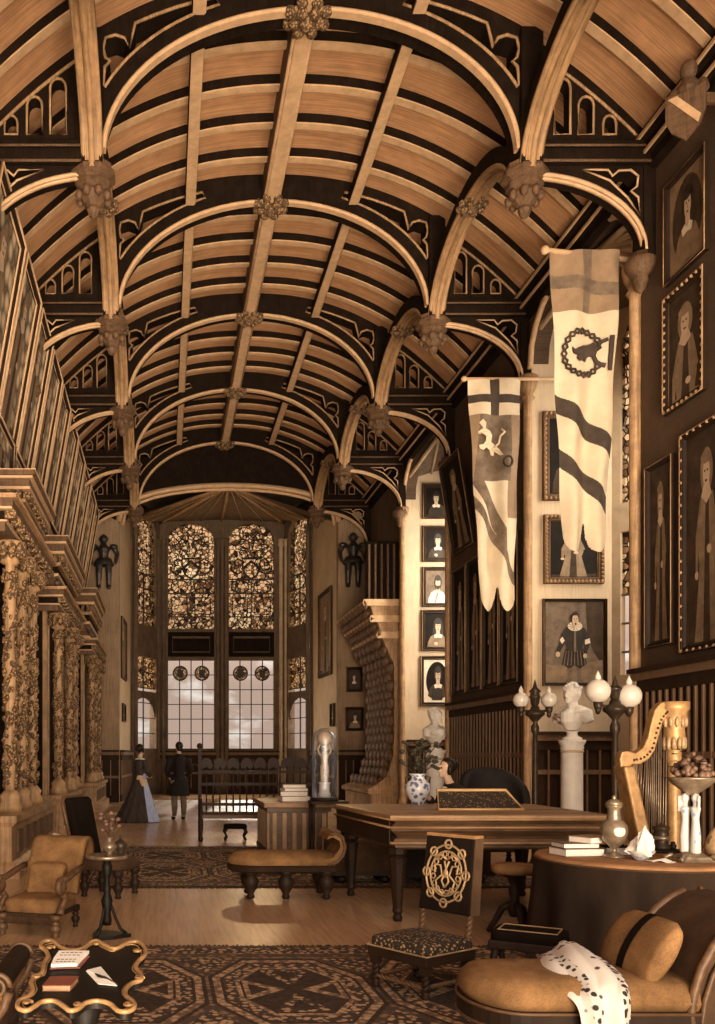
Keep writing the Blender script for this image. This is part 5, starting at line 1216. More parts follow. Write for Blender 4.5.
m = MB(); P_ = [(0, -.24), (.5, -.24), (.85, -.22), (1, -.17), (1.03, 0), (1, .17), (.85, .22), (.5, .24), (0, .24)]
m.grid(lambda u, v: bol(2*PI*u, .165*crs1(P_, v)[0], .055*crs1(P_, v)[0], crs1(P_, v)[1]), 24, 24, 0, True, cu=True); m.build('cover', 'gold_up', t)
m = MB(); m.grid(lambda u, v: bol(2*PI*u, .165*1.045, .055*1.1, lerp(-.03, .03, v)), 24, 1, 0, True, cu=True); m.build('band', 'cloth', t)
# white shawl with black lace over the chaise
ctl = [[(524, 968, 4.47), (546, 956, 4.47), (566, 943, 4.47), (584, 952, 4.45)],
       [(536, 976, 4.22), (558, 962, 4.22), (584, 955, 4.22), (606, 965, 4.22)],
       [(560, 991, 3.99), (580, 984, 4.0), (606, 977, 4.0), (626, 984, 3.99)],
       [(577, 1012, 3.885), (592, 1007, 3.88), (612, 1004, 3.88), (632, 1006, 3.885)],
       [(583, 1052, 3.87), (598, 1054, 3.865), (615, 1050, 3.865), (631, 1048, 3.87)]]
cp = [[W(*q) for q in rw] for rw in ctl]
def cr_(a, b, c, d, t): return .5*((2*b)+(c-a)*t+(2*a-5*b+4*c-d)*t*t+(3*b-a-3*c+d)*t**3)
def crs(P_, t):
    n_ = len(P_)-1; x = min(t*n_, n_-1e-6); i = int(x); f = x-i
    return cr_(P_[max(0, i-1)], P_[i], P_[i+1], P_[min(n_, i+2)], f)
def shawl(u, v):
    q = crs([crs(rw, u) for rw in cp], v); return q+Vector((0, -.018*math.sin(u*15+v*3)*min(1, v*2), .014*abs(math.sin(u*12+1+v*4))))
m = MB(); m.grid(shawl, 40, 60, 0, True, mf=lambda u, v: 1 if (u > .8 or v < .12 or .30 < u < .42) else 0); o = m.build('lace_shawl', ['shawl', 'lace']); q = o.modifiers.new('t', 'SOLIDIFY'); q.thickness = .005
tag(o, 'white shawl with black lace pattern thrown over the chaise longue', 'shawl')
# ------------------------------------------------------------------ round covered table
TC = Vector((3.40, 6.33, .0178)); TR = .68
r = thing('table_cover', 'dark floor-length cloth with tan top covering a round table', 'tablecloth', TC)
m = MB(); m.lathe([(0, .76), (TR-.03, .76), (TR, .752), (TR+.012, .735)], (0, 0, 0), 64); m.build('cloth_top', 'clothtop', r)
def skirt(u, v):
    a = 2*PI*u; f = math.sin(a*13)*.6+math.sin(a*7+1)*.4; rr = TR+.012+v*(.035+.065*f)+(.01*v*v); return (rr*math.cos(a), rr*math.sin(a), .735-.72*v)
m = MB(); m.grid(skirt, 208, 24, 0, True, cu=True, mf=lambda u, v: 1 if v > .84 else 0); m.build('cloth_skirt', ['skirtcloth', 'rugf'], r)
m = MB(); m.lathe([(TR+.005, .738), (TR+.02, .73), (TR+.012, .72)], (0, 0, 0), 64); m.build('cloth_edge', 'brown_up', r)
TZ = .7783
def bookat(name, label, c, w, d, h, rz, cover, z, edge='paper'):
    t = thing(name, label, 'book', (c[0], c[1], z), rz, 'books on the round table')
    m = MB(); m.box(-w/2+.006, w/2-.004, -d/2+.005, d/2-.005, .004, h-.004); m.build('page_block', edge, t)
    m = MB(); m.box(-w/2, w/2, -d/2, d/2, 0, .004); m.box(-w/2, w/2, -d/2, d/2, h-.004, h); m.box(w/2-.004, w/2, -d/2, d/2, 0, h); m.build('cover', cover, t)
    return t
bc = W(576, 858, 6.35)
bookat('book', 'bottom book of the stack on the round table, with white page edges', (bc.x, bc.y), .30, .22, .055, R(8), 'midwood', TZ)
bookat('book', 'dark book lying beside the urn at the stack\'s right', (bc.x+.31, bc.y+.06), .20, .20, .06, R(-5), 'cloth', TZ)
bookat('book', 'slim middle book of the stack on the round table', (bc.x-.0, bc.y+.02), .26, .2, .035, R(2), 'midwood', TZ+.0552)
bookat('book', 'tan-covered book tilted on top of the round table stack', (bc.x+.12, bc.y+.02), .24, .2, .045, R(24), 'tanwood', TZ+.0905)
u = W(614, 862, 6.2); t = thing('urn', 'tall lidded silver-gilt urn standing on the round table', 'urn', (u.x, u.y, TZ))
m = MB(); m.lathe([(0, 0), (.07, 0), (.07, .012), (.05, .022), (.02, .04), (.018, .06), (.03, .075), (.075, .12), (.09, .18), (.088, .22), (.065, .255), (.045, .27), (.05, .28), (.045, .30), (.04, .34), (.055, .36), (.055, .37)], (0, 0, 0), 26); ub = m.build('body', 'silver', t)
m = MB(); m.lathe([(.058, .37), (.05, .39), (.03, .405), (.012, .41), (.016, .42), (.01, .435), (0, .44)], (0, 0, 0), 20); m.build('lid', 'silver', t)
m = MB(); m.ell((0, -.072, .19), (.045, .02, .045)); m.build('white_medallion', 'marble', ub)
u = W(641, 868, 6.05); t = thing('handkerchief', 'crumpled white handkerchief in a small bowl on the round table', 'cloth', (u.x, u.y, TZ))
m = MB(); m.lathe([(0, 0), (.04, 0), (.045, .01), (.085, .055), (.09, .065), (.08, .06), (0, .03)], (0, 0, 0), 20); m.build('bowl', 'chinap', t)
rnd = random.Random(8); m = MB()
def hk(u_, v):
    a = 2*PI*u_; rr = (.085*(1-v**1.3))*(1+.25*math.sin(3*a+v*5)+.12*math.sin(7*a)); return (rr*math.cos(a)+.03*v, rr*math.sin(a), .045+.185*v+.012*math.sin(5*a+9*v))
m.grid(hk, 26, 12, 0, False, cu=True); m.build('folded_cloth', 'paper', t)
u = W(650, 865, 5.95); o = MB(); o.grid(lambda a, b: (u.x-.02+.15*a, u.y-.07+.10*b, TZ+.003+.012*math.sin(a*6)*math.sin(b*5+1)+.008), 12, 10, 0, False); o = o.build('folded_napkin', 'paper'); q = o.modifiers.new('t', 'SOLIDIFY'); q.thickness = .004; tag(o, 'loose white napkin lying flat before the crumpled handkerchief', 'napkin')
u = W(661, 855, 6.55); t = thing('inkstand', 'dark bronze inkstand with a turned jar on an oval tray', 'inkstand', (u.x, u.y, TZ))
m = MB(); m.lathe([(0, 0), (.15, 0), (.16, .012), (.15, .02), (0, .016)], (0, 0, 0), 24, sq=(1, .6)); m.build('tray', 'black', t)
m = MB(); m.lathe([(.06, .018), (.065, .04), (.045, .06), (.05, .10), (.055, .13), (.045, .16), (.06, .17), (.055, .19), (.02, .2), (0, .22)], (0, 0, 0), 20); m.build('jar', 'iron', t)
m = MB(); m.lathe([(.056, .09), (.062, .105), (.056, .12)], (0, 0, 0), 20); m.build('silver_band', 'silver', t)
for a in (-.09, .09): m = MB(); m.lathe([(.02, .016), (.025, .05), (.015, .06), (.018, .075), (0, .08)], (a, 0, 0), 12); m.build('well', 'black', t)
u = W(692, 868, 5.98); t = thing('figure_tazza', 'white and blue caryatid tazza heaped with dark fruit, on the round table', 'tazza', (u.x, u.y, TZ)); t.scale = (1.12, 1.12, 1.12)
m = MB(); m.box(-.10, .10, -.08, .08, 0, .012); m.box(-.085, .085, -.065, .065, .012, .03); m.lathe([(.09, .03), (.06, .05), (.05, .06)], (0, 0, 0), 8, sm=False)
for sx in (-1, 1):
    for sy in (-1, 1): m.tube([(sx*.11, sy*.085, .0), (sx*.115, sy*.09, .02), (sx*.08, sy*.06, .035)], .014, 6)
m.build('base', 'silver', t)
for k in range(3):
    a = R(-90+k*120); c, s_ = math.cos(a)*.036, math.sin(a)*.036; m = MB()
    m.tube([(c, s_, .05), (c*1.1, s_*1.1, .16), (c, s_, .26), (c, s_, .33)], [.03, .028, .02, .03], 10); m.tube([(c, s_, .33), (c*.95, s_*.95, .36)], .014, 8); m.ell((c, s_, .385), (.024, .024, .03)); m.tube([(c*1.9, s_*1.9, .40), (c*1.9, s_*1.9, .30), (c*1.2, s_*1.2, .33)], .01, 6)
    m.build('caryatid', 'chinap', t, remesh=.006)
m = MB(); m.lathe([(.03, .40), (.045, .42), (.10, .46), (.135, .50), (.14, .51), (.12, .505), (0, .47)], (0, 0, 0), 26); di = m.build('dish', 'silver', t)
m = MB(); rnd = random.Random(5)
for k in range(60):
    a = rnd.uniform(0, 2*PI); q = .11*math.sqrt(rnd.random()); z = .51+.15*(1-(q/.125)**2)*rnd.uniform(.3, 1); m.ell((q*math.cos(a), q*math.sin(a), z), rnd.uniform(.014, .026), 8, 6)
tag(m.build('fruit', 'fruit', t), kind='stuff')
m = MB()
for k in range(26):
    a = rnd.uniform(0, 2*PI); q = rnd.uniform(.04, .15); z = rnd.uniform(.5, .68); d = Vector((math.cos(a), math.sin(a), 0)); c = d*q+Vector((0, 0, z)); e = Vector((-d.y, d.x, 0))
    m.add([c-d*.025, c+e*.014+Vector((0, 0, .008)), c+d*.03, c-e*.014+Vector((0, 0, .008))], [(0, 1, 2, 3)])
tag(m.build('leaves', 'leaf', t), kind='stuff')
u = W(712, 860, 6.3); t = thing('seashell', 'brown striped shell at the right edge of the round table', 'shell', (u.x+.02, u.y, TZ)); m = MB(); m.lathe([(.0, 0), (.06, .012), (.075, .06), (.055, .12), (.03, .17), (0, .2)], (0, 0, 0), 14); m.build('whorl', 'giltd', t); m = MB(); scroll(m, (0, -.02, .09), .065, .02, 2, 0, .01, 'xz'); m.build('spiral_ridge', 'oakm', t)
# ------------------------------------------------------------------ harp
HY = 7.45; r = thing('harp', 'gilt harp with curved neck standing behind the round table', 'harp', (0, HY, 0))
def hp(px, py): q = W(px, py, HY); return (q.x, q.z)
def ex(m, pts, t0, t1, mi=0): m.ext([hp(*q) for q in pts], lambda a, b, t: (a, t0+t, b), t1-t0, m=mi)
m = MB(); x, zt = hp(674, 702); m.lathe([(.16, .10), (.15, .18), (.07, .22), (.055, .26), (.05, .9), (.05, 1.42), (.06, 1.44), (.045, 1.46)], (x, 0, 0), 20); m.build('column', 'gilt', r)
m = MB(); m.lathe([(.055, 1.44), (.065, 1.46), (.055, 1.49), (.06, 1.54), (.085, 1.66), (.08, 1.72), (.095, 1.80), (.10, 1.86), (.12, 1.89), (.12, zt), (.0, zt+.004)], (x, 0, 0), 20); cpt = m.build('capital', 'gilt', r)
m = MB()
for k in range(12): a = R(k*30); m.ell((x+.078*math.cos(a), .078*math.sin(a), 1.60), (.022, .022, .06), 6, 5)
for k in range(12): a = R(k*30+15); m.ell((x+.09*math.cos(a), .09*math.sin(a), 1.78), (.02, .02, .05), 6, 5)
m.build('capital_leaf', 'giltd', cpt)
m = MB(); neck = [(666, 702), (658, 703), (652, 710), (648, 724), (645, 738), (640, 748), (633, 753), (625, 751), (619, 752), (617, 759), (618, 768), (626, 768), (630, 764), (638, 764), (646, 759), (652, 750), (656, 736), (660, 722), (665, 716), (670, 714)]
ex(m, neck, -.05, .05); nk = m.build('neck', 'gilt', r, bevel=.012)
m = MB()
for k in range(16): q = k/15; c = crs([Vector(hp(*s_)+(0,)) for s_ in ((631, 760), (641, 757), (649, 748), (653, 733), (658, 720), (664, 712))], q); m.ell((c.x, -.055, c.y), .011, 6, 5)
m.build('tuning_pin', 'iron', nk)
m = MB()
for k in range(1): ex(m, [(618, 766), (629, 766), (666, 925), (652, 932)], -.10, .10)
sb = m.build('soundbox', 'gilt', r, bevel=.02)
m = MB(); ex(m, [(628, 768), (632, 768), (668, 922), (664, 924)], -.03, .03); m.build('string_rib', 'darkwood', sb)
m = MB(); m.lathe([(.2, 0), (.22, .03), (.2, .08), (.17, .12), (.14, .14)], (x-.06, 0, 0), 20, sq=(1, .8)); m.build('foot', 'gilt', r)
for k in range(15):
    q = (k+.5)/15; a = crs([Vector(hp(*s_)+(0,)) for s_ in ((632, 763), (641, 760), (649, 752), (654, 738), (660, 722), (668, 714))], q); b = Vector(hp(lerp(632, 668, q*.93), lerp(770, 920, q*.93))+(0,))
    m = MB(); m.tube([(a.x, 0, a.y), (b.x, 0, b.y)], .0035, 4); m.build('string', 'silver', r)
# ------------------------------------------------------------------ standing lamps
def lamp(label, px, Y, ztop, za, gs, rad):
    x = (px-PX)*Y/F; r = thing('standing_lamp', label, 'lamp', (x, Y, 0), 0, 'bronze standing lamps')
    m = MB(); m.lathe([(.2, 0), (.2, .04), (.12, .08), (.06, .14), (.045, .2)], (0, 0, 0), 16); m.build('base', 'iron', r)
    m = MB(); m.lathe([(.045, .2), (.035, .5), (.04, .9), (.03, za-.3), (.05, za-.26), (.05, za-.2), (.025, za-.15), (.08, za-.08), (.12, za-.05), (.12, za-.02), (.06, za+.02), (.05, za+.06)], (0, 0, 0), 16); m.build('pole', 'iron', r)
    m = MB(); m.lathe([(.03, za+.05), (.05, za+.09), (.06, za+.16), (.075, za+.18), (.06, za+.20), (.055, ztop-.14), (.075, ztop-.12), (.03, ztop-.07), (.02, ztop-.03), (0, ztop+.04)], (0, 0, 0), 10); m.build('finial', 'iron', r)
    for gx, gz in gs:
        m = MB(); m.tube([(0, 0, za), (gx*.6, 0, za+.0), (gx, 0, za+.01), (gx, 0, gz-rad-.04)], .016, 8); m.ell((gx, 0, za-.04), (.03, .03, .05), 8, 6); m.lathe([(.015, gz-rad-.09), (.04, gz-rad-.05), (.05, gz-rad+.02)], (gx, 0, 0), 12); m.build('arm', 'iron', r)
        m = MB(); m.ell((gx, 0, gz), rad, 20, 14); m.lathe([(.03, gz+rad-.02), (.03, gz+rad+.03), (0, gz+rad+.09)], (gx, 0, 0), 10); m.build('globe', 'globe', r)
z = lambda py, Y: EYE+(PY-py)*Y/F
lamp('bronze standing lamp with two globes, before the nobleman portrait', 535, 11.3, z(682, 11.3), z(711, 11.3), [((521-535)*11.3/F, z(700, 11.3)), ((549-535)*11.3/F, z(700, 11.3))], .098)
lamp('bronze standing lamp with globes beside the harp', 615, 9.2, z(678, 9.2), z(706, 9.2), [((598-615)*9.2/F, z(691, 9.2)), ((629-615)*9.2/F, z(696, 9.2))], .125)
# ------------------------------------------------------------------ settle, stool, desk, dome
r = thing('settle', 'long dark spindle-backed settle with round crested back, before the end window', 'settle', (.62, 15.2, 0))
L_ = 2.15
m = MB(); m.box(0, L_, 0, .5, .40, .46); m.build('seat', 'midwood', r)
m = MB(); m.box(.02, L_-.02, .02, .48, .462, .49); m.build('seat_pad', 'brown_up', r)
for x in (0.0, L_):
    m = MB(); m.box(x-.03, x+.03, .46, .53, 0, 1.62); m.ell((x, .495, 1.66), .055, 10, 8); m.build('end_post', 'darkwood', r)
    m = MB(); m.lathe([(.03, 0), (.045, .05), (.03, .1), (.045, .25), (.04, .42), (.03, .7)], (x, .03, 0), 10); m.build('front_leg', 'darkwood', r)
    m = MB(); m.tube([(x, .03, .7), (x, .2, .72), (x, .48, .75)], .03, 8); m.build('armrest', 'darkwood', r)
for zz in (.62, .98, 1.2): m = MB(); m.box(0, L_, .48, .52, zz-.025, zz+.025); m.build('back_rail', 'darkwood', r)
n_ = 9
for k in range(n_*2+1):
    x = L_*k/(n_*2); m = MB(); m.lathe([(.014, .46), (.02, .6), (.012, .8), (.02, 1.0), (.012, 1.2), (.016, 1.30)], (x, .5, 0), 6); m.build('spindle', 'darkwood', r)
for k in range(n_):
    x = L_*(k+.5)/n_; m = MB(); m.ext([(x-.105, 1.27)]+[(x+.105*math.cos(R(180-q*15)), 1.33+.12*math.sin(R(180-q*15))) for q in range(13)]+[(x+.105, 1.27), (x+.06, 1.25), (x, 1.29), (x-.06, 1.25)], lambda a, b, t: (a, .475+t, b), .05); m.build('crest_lobe', 'darkwood', r)
p = G(233, 838); r = thing('low_stool', 'low dark stool with curved legs set under the settle', 'stool', (p.x, 15.42, .012))
p = (1.24, 15.4)
m = MB(); rbox(m, -.2, .2, -.13, .13, .20, .28, .03, puff=.01); m.build('seat', 'cloth', r)
for sx in (-1, 1):
    for sy in (-1, 1): m = MB(); m.tube([(sx*.16, sy*.1, .21), (sx*.19, sy*.11, .14), (sx*.15, sy*.1, .07), (sx*.18, sy*.11, 0)], [.03, .025, .016, .02], 8); m.build('leg', 'darkwood', r)
r = thing('library_table', 'panelled oak cabinet table with tan top and a pile of books', 'table', (1.95, 13.55, .0178))
m = MB(); m.hexa([(-.52, -.85, .72), (.5, -.85, .72), (.5, .85, .72), (-.52, .85, .72), (-.52, -.85, .79), (.5, -.85, .79), (.5, .85, .79), (-.52, .85, .79)]); m.build('tabletop', 'tanwood', r, bevel=.01)
m = MB(); m.box(-.42, .42, -.75, .75, .06, .66); m.box(-.47, .46, -.80, .8, .66, .72); m.box(-.46, .45, -.79, .79, .013, .09); m.build('carcase', 'midwood', r)
for k in range(6):
    m = MB(); x = -.36+.72*k/5; m.box(x-.03, x+.03, -.785, -.75, .1, .64); m.build('pilaster', 'tanwood', r)
for k in range(7):
    m = MB(); y = -.66+1.32*k/6; m.box(-.455, -.42, y-.03, y+.03, .1, .64); m.build('pilaster', 'tanwood', r)
zb = .8085
for k, (w_, d_, h_, rz, lab, cv) in enumerate(((.42, .32, .08, 5, 'bottom book of the pile on the panelled cabinet table', 'cloth'), (.40, .30, .07, -6, 'second book up in the pile on the cabinet table', 'midwood'), (.36, .28, .05, 8, 'third book up in the pile on the cabinet table', 'cloth'), (.34, .26, .05, -3, 'topmost book of the pile on the cabinet table', 'tanwood'))):
    t = bookat('book', lab, (1.93, 13.2), w_, d_, h_, R(rz), cv, zb); t['group'] = 'books piled on the cabinet table'; zb += h_+.0005
r = thing('dome_stand', 'small dark stand table carrying the glass dome', 'table', (2.165, 11.95, .0178))
m = MB(); m.box(-.2, .3, -.17, .17, .82, .86); m.build('tabletop', 'darkwood', r, bevel=.006)
for sx in (-.17, .27):
    for sy in (-.14, .14): m = MB(); m.lathe([(.015, .0), (.022, .05), (.016, .3), (.024, .5), (.018, .7), (.025, .82)], (sx, sy, 0), 8); m.build('leg', 'darkwood', r)
t = thing('glass_dome', 'tall glass dome over a pale figure holding a globe', 'dome', (2.165, 11.95, .8785))
m = MB(); m.lathe([(0, 0), (.185, 0), (.19, .02), (.18, .045), (0, .045)], (0, 0, 0), 28); m.build('base', 'darkwood', t)
m = MB(); m.lathe([(.165, .046)]+[(.165, .046+.78*k/6) for k in range(1, 7)]+[(.165*math.cos(R(a)), .826+.165*math.sin(R(a))) for a in range(10, 91, 10)], (0, 0, 0), 32); m.build('glass_cover', 'dome', t)
m = MB(); m.lathe([(.085, .046), (.085, .10), (.07, .11), (.07, .22), (.08, .23), (.08, .25), (0, .25)], (0, 0, 0), 16); m.build('plinth', 'marble', t)
m = MB()
for s_ in (-1, 1):
    m.tube([(s_*.03, 0, .25), (s_*.035, -.01, .38), (s_*.025, 0, .48)], [.02, .026, .034], 8); m.tube([(s_*.06, 0, .62), (s_*.09, 0, .69), (s_*.06, 0, .77)], .015, 8)
m.tube([(0, 0, .47), (0, -.01, .55), (0, 0, .63)], [.05, .045, .06], 10); m.ell((0, -.01, .69), (.028, .03, .035)); m.build('figure', 'stonel', t, remesh=.008)
m = MB(); m.ell((0, 0, .845), .10, 20, 14); m.build('globe', 'stonel', t)
# ------------------------------------------------------------------ busts and pedestals
def bust(label, loc, s, face, ped_label, ph, pr_):
    t = thing('pedestal', ped_label, 'pedestal', (loc[0], loc[1], 0))
    m = MB(); m.lathe([(pr_*1.35, 0), (pr_*1.35, .08), (pr_*1.15, .12), (pr_*1.2, .18), (pr_, .24), (pr_*.97, ph-.16), (pr_*1.08, ph-.12), (pr_*1.0, ph-.1), (pr_*1.2, ph-.04), (pr_*1.25, ph), (0, ph)], (0, 0, 0), 24); m.build('shaft', 'marble', t)
    m = MB(); m.lathe([(pr_*1.03, ph-.2), (pr_*1.07, ph-.18), (pr_*1.03, ph-.16)], (0, 0, 0), 24); m.build('ring', 'stonel', t)
    r = thing('marble_bust', label, 'bust', (loc[0], loc[1], ph+.001), face)
    m = MB(); m.lathe([(.12, 0), (.12, .025), (.07, .05), (.06, .09), (.08, .11)], (0, 0, 0), 18); m.v = [(a*s, b*s, c*s) for a, b, c in m.v]; m.build('socle', 'marble', r)
    m = MB()   # faces -y locally
    m.tube([(0, .0, .12), (0, .0, .22), (0, .01, .33), (0, .02, .40)], [.10, .19, .20, .10], 16, flat=.62)
    for q in (-1, 1): m.tube([(q*.05, .02, .37), (q*.17, .02, .315), (q*.215, .01, .22)], [.085, .09, .05], 12)
    m.tube([(0, .02, .38), (0, -.005, .52)], [.075, .068], 12)
    m.ell((0, -.01, .63), (.092, .115, .13)); m.ell((0, .02, .67), (.10, .115, .10)); m.ell((0, -.06, .57), (.06, .06, .065))
    m.tube([(0, -.115, .66), (0, -.145, .605), (0, -.12, .595)], [.014, .022, .016], 8)
    m.ell((0, -.105, .685), (.06, .025, .018)); m.ell((0, -.112, .565), (.035, .02, .012)); m.ell((0, -.105, .53), (.03, .03, .025))
    for q in (-1, 1): m.ell((q*.095, .0, .62), (.014, .028, .04))
    m.v = [(a*s*1.06, b*s, (c-.045 if c > .46 else c)*s) for a, b, c in m.v]; m.build('head_and_shoulders', 'marble', r, remesh=.012, smooth=2)
    m = MB(); rnd = random.Random(2)
    for k in range(46):
        a = rnd.uniform(0, 2*PI); q = rnd.uniform(.05, 1); el_ = R(lerp(15, 85, q)); x = .104*math.cos(a)*math.cos(el_); y = .02+.12*math.sin(a)*math.cos(el_); zz = .622+.105*math.sin(el_)
        if y < -.06 and zz < .677: continue
        m.ell((x*s, y*s, zz*s), (.024*s,)*3, 6, 5)
    m.build('curled_hair', 'marble', r)
    m = MB(); m.tube([(-.2*s, -.08*s, .30*s), (-.05*s, -.135*s, .24*s), (.12*s, -.10*s, .36*s), (.2*s, .0, .38*s)], .025*s, 8); m.tube([(-.22*s, -.03*s, .34*s), (-.08*s, -.125*s, .31*s), (.05*s, -.12*s, .40*s)], .018*s, 8); m.build('drapery', 'marble', r)
p = W(572, 740, 14.0); bust('white marble bust looking left, on the pedestal under the nobleman portrait', (p.x, p.y), 1.24, R(-55), 'white column pedestal under the larger marble bust', p.z, .165)
p = W(435, 750, 18.0); bust('smaller white marble bust beside the pier portraits, behind the pianist', (p.x, p.y), 1.18, R(35), 'pale pedestal of the smaller marble bust behind the piano', p.z, .18)
# ------------------------------------------------------------------ china vase with flowers on the piano
t = thing('china_vase', 'blue and white china vase of flowers on the back of the piano', 'vase', (2.68, 9.33, .9725))
m = MB(); m.lathe([(0, 0), (.07, 0), (.065, .02), (.11, .09), (.135, .17), (.12, .23), (.075, .27), (.065, .30), (.095, .33), (.08, .33), (.05, .29)], (0, 0, 0), 24); m.build('body', 'china', t)
for q in (-1, 1): m = MB(); m.tube([(q*.07, 0, .30), (q*.13, 0, .29), (q*.12, 0, .22)], .012, 6); m.build('handle', 'iron', t)
m = MB(); rnd = random.Random(11)
for k in range(20):
    a = rnd.uniform(0, 2*PI); q = rnd.uniform(.03, .2); z = rnd.uniform(.42, .68); m.tube([(0, 0, .3), (q*.5*math.cos(a), q*.5*math.sin(a), .3+(z-.3)*.6), (q*math.cos(a), q*math.sin(a), z)], .005, 4)
    for w_ in range(3): m.ell((q*math.cos(a)+rnd.uniform(-.03, .03), q*math.sin(a)+rnd.uniform(-.03, .03), z+rnd.uniform(-.04, .03)), (.026, .026, .02), 6, 5)
tag(m.build('flowers', 'leaf', t), kind='stuff')
# ------------------------------------------------------------------ people
def hand(m, wrist, d, side, s=1.0, curl=.5):
    """palm and five fingers; d = pointing direction, side = thumb direction"""
    w_ = Vector(wrist); d = Vector(d).normalized(); sd = Vector(side); sd = (sd-d*sd.dot(d)).normalized(); nn = d.cross(sd)
    m.tube([w_-d*.02*s, w_+d*.03*s, w_+d*.085*s], [.026*s, .036*s, .036*s], 10, flat=.55)
    for k, (off, l_) in enumerate(((.027, .072), (.009, .082), (-.009, .076), (-.026, .06))):
        b = w_+d*.08*s+sd*off*s; c = b+d*l_*.45*s+nn*(-.008*curl*s); e = c+(d*(1-curl*.6)-nn*curl).normalized()*l_*.55*s
        m.tube([b, c, e], [.0095*s, .009*s, .007*s], 7)
    b = w_+d*.02*s+sd*.025*s; c = b+(d*.5+sd).normalized()*.04*s; e = c+(d*1.1+sd*.3-nn*.3).normalized()*.035*s
    m.tube([b, c, e], [.013*s, .011*s, .008*s], 7)
def headm(m, c, f, s=1.0):
    """head facing unit vector f (horizontal)"""
    c = Vector(c); f = Vector(f).normalized(); sd = Vector((-f.y, f.x, 0)); up = Vector((0, 0, 1))
    m.ell(c+up*.02*s, (.078*s, .088*s, .10*s)); m.ell(c+f*.035*s-up*.05*s, (.052*s, .052*s, .058*s))
    m.tube([c+f*.085*s+up*.02*s, c+f*.112*s-up*.022*s, c+f*.09*s-up*.03*s], [.01*s, .016*s, .012*s], 7)
    m.ell(c+f*.082*s+up*.03*s, (.04*s, .03*s, .012*s)); m.ell(c+f*.083*s-up*.058*s, (.022*s, .018*s, .009*s)); m.ell(c+f*.075*s-up*.09*s, (.022*s, .022*s, .018*s))
    for q in (-1, 1): m.ell(c+sd*q*.078*s, (.012*s, .012*s, .03*s))
def eyes(r, c, f):
    c = Vector(c); f = Vector(f).normalized(); sd = Vector((-f.y, f.x, 0)); m = MB()
    for q in (-1, 1): m.ell(c+f*.082+sd*q*.032+Vector((0, 0, .012)), .011, 8, 6)
    m.build('eyes', 'hair', r)
# woman, standing with her back half turned, trailing gown
wx, wy = (140-PX)*19.7/F, 19.7
r = thing('person', 'woman in a dark trailing gown with a pale blue front, standing near the window', 'person', (wx, wy, 0), 0)
f = Vector((.75, .65, 0)); f.normalize(); sd = Vector((-f.y, f.x, 0))
m = MB()
m.tube([(0, 0, .95), (0, 0, 1.08), (.0, .0, 1.22), (.0, 0, 1.36), (0, 0, 1.44)], [.16, .115, .14, .15, .07], 14, flat=.75); m.tube([(0, 0, 1.40), (.015, .01, 1.52)], [.055, .048], 10)
headm(m, (.02, .015, 1.62), f, .95)
for q in (-1, 1):
    a = sd*q*.165+Vector((0, 0, 1.37)); b = sd*q*.24+f*.02+Vector((0, 0, 1.12)); c = sd*q*.12+f*.22+Vector((0, 0, 1.02)); m.tube([a, b, c], [.055, .042, .03], 10); hand(m, c, f*.6-sd*q*.7-Vector((0, 0, .2)), Vector((0, 0, 1)), .95)
    m.tube([sd*q*.09+Vector((0, 0, .95)), sd*q*.09+Vector((0, 0, .5)), sd*q*.08+Vector((0, 0, .08))], [.1, .065, .045], 10); m.ell(sd*q*.08+f*.05+Vector((0, 0, .04)), (.05, .07, .04))
m.build('body', 'skin', r, remesh=.011)
eyes(r, (.02, .015, 1.62), f)
def gown(u, v):
    a = 2*PI*u; fl = v**1.15; rr = lerp(.125, .44, fl)*(1+.05*math.sin(a*15)*v); x, y = rr*math.cos(a), rr*math.sin(a)*.85
    back = max(0, -(math.cos(a)*1)); return (x-.16*back*v**2, y, lerp(1.08, .015, v))
m = MB(); m.grid(gown, 90, 20, 0, True, cu=True, mf=lambda u, v: 1 if (u > .82 or u < .02) else 0); m.build('skirt', ['dress', 'blue'], r)
m = MB(); m.tube([(0, 0, 1.04), (0, 0, 1.1), (.0, .0, 1.22), (.0, 0, 1.36), (0, 0, 1.43)], [.135, .128, .155, .165, .085], 18, flat=.78)
for q in (-1, 1):
    a = sd*q*.165+Vector((0, 0, 1.37)); b = sd*q*.24+f*.02+Vector((0, 0, 1.12)); c = sd*q*.15+f*.17+Vector((0, 0, 1.04)); m.tube([a, b, c], [.072, .06, .055], 10)
m.build('bodice', 'dress', r, remesh=.014)
m = MB(); hc = Vector((.02, .015, 1.62)); m.ell(hc-f*.03+Vector((0, 0, .035)), (.092, .092, .10)); m.ell(hc-f*.10+Vector((0, 0, .01)), (.055, .055, .055))
for q in (-1, 1): m.ell(hc+sd*q*.075-f*.0+Vector((0, 0, -.01)), (.03, .04, .07))
m.build('hair', 'hair', r)
m = MB(); m.lathe([(.085, 1.425), (.115, 1.41), (.10, 1.395)], (0, 0, 0), 16); m.build('collar', 'paper', r)
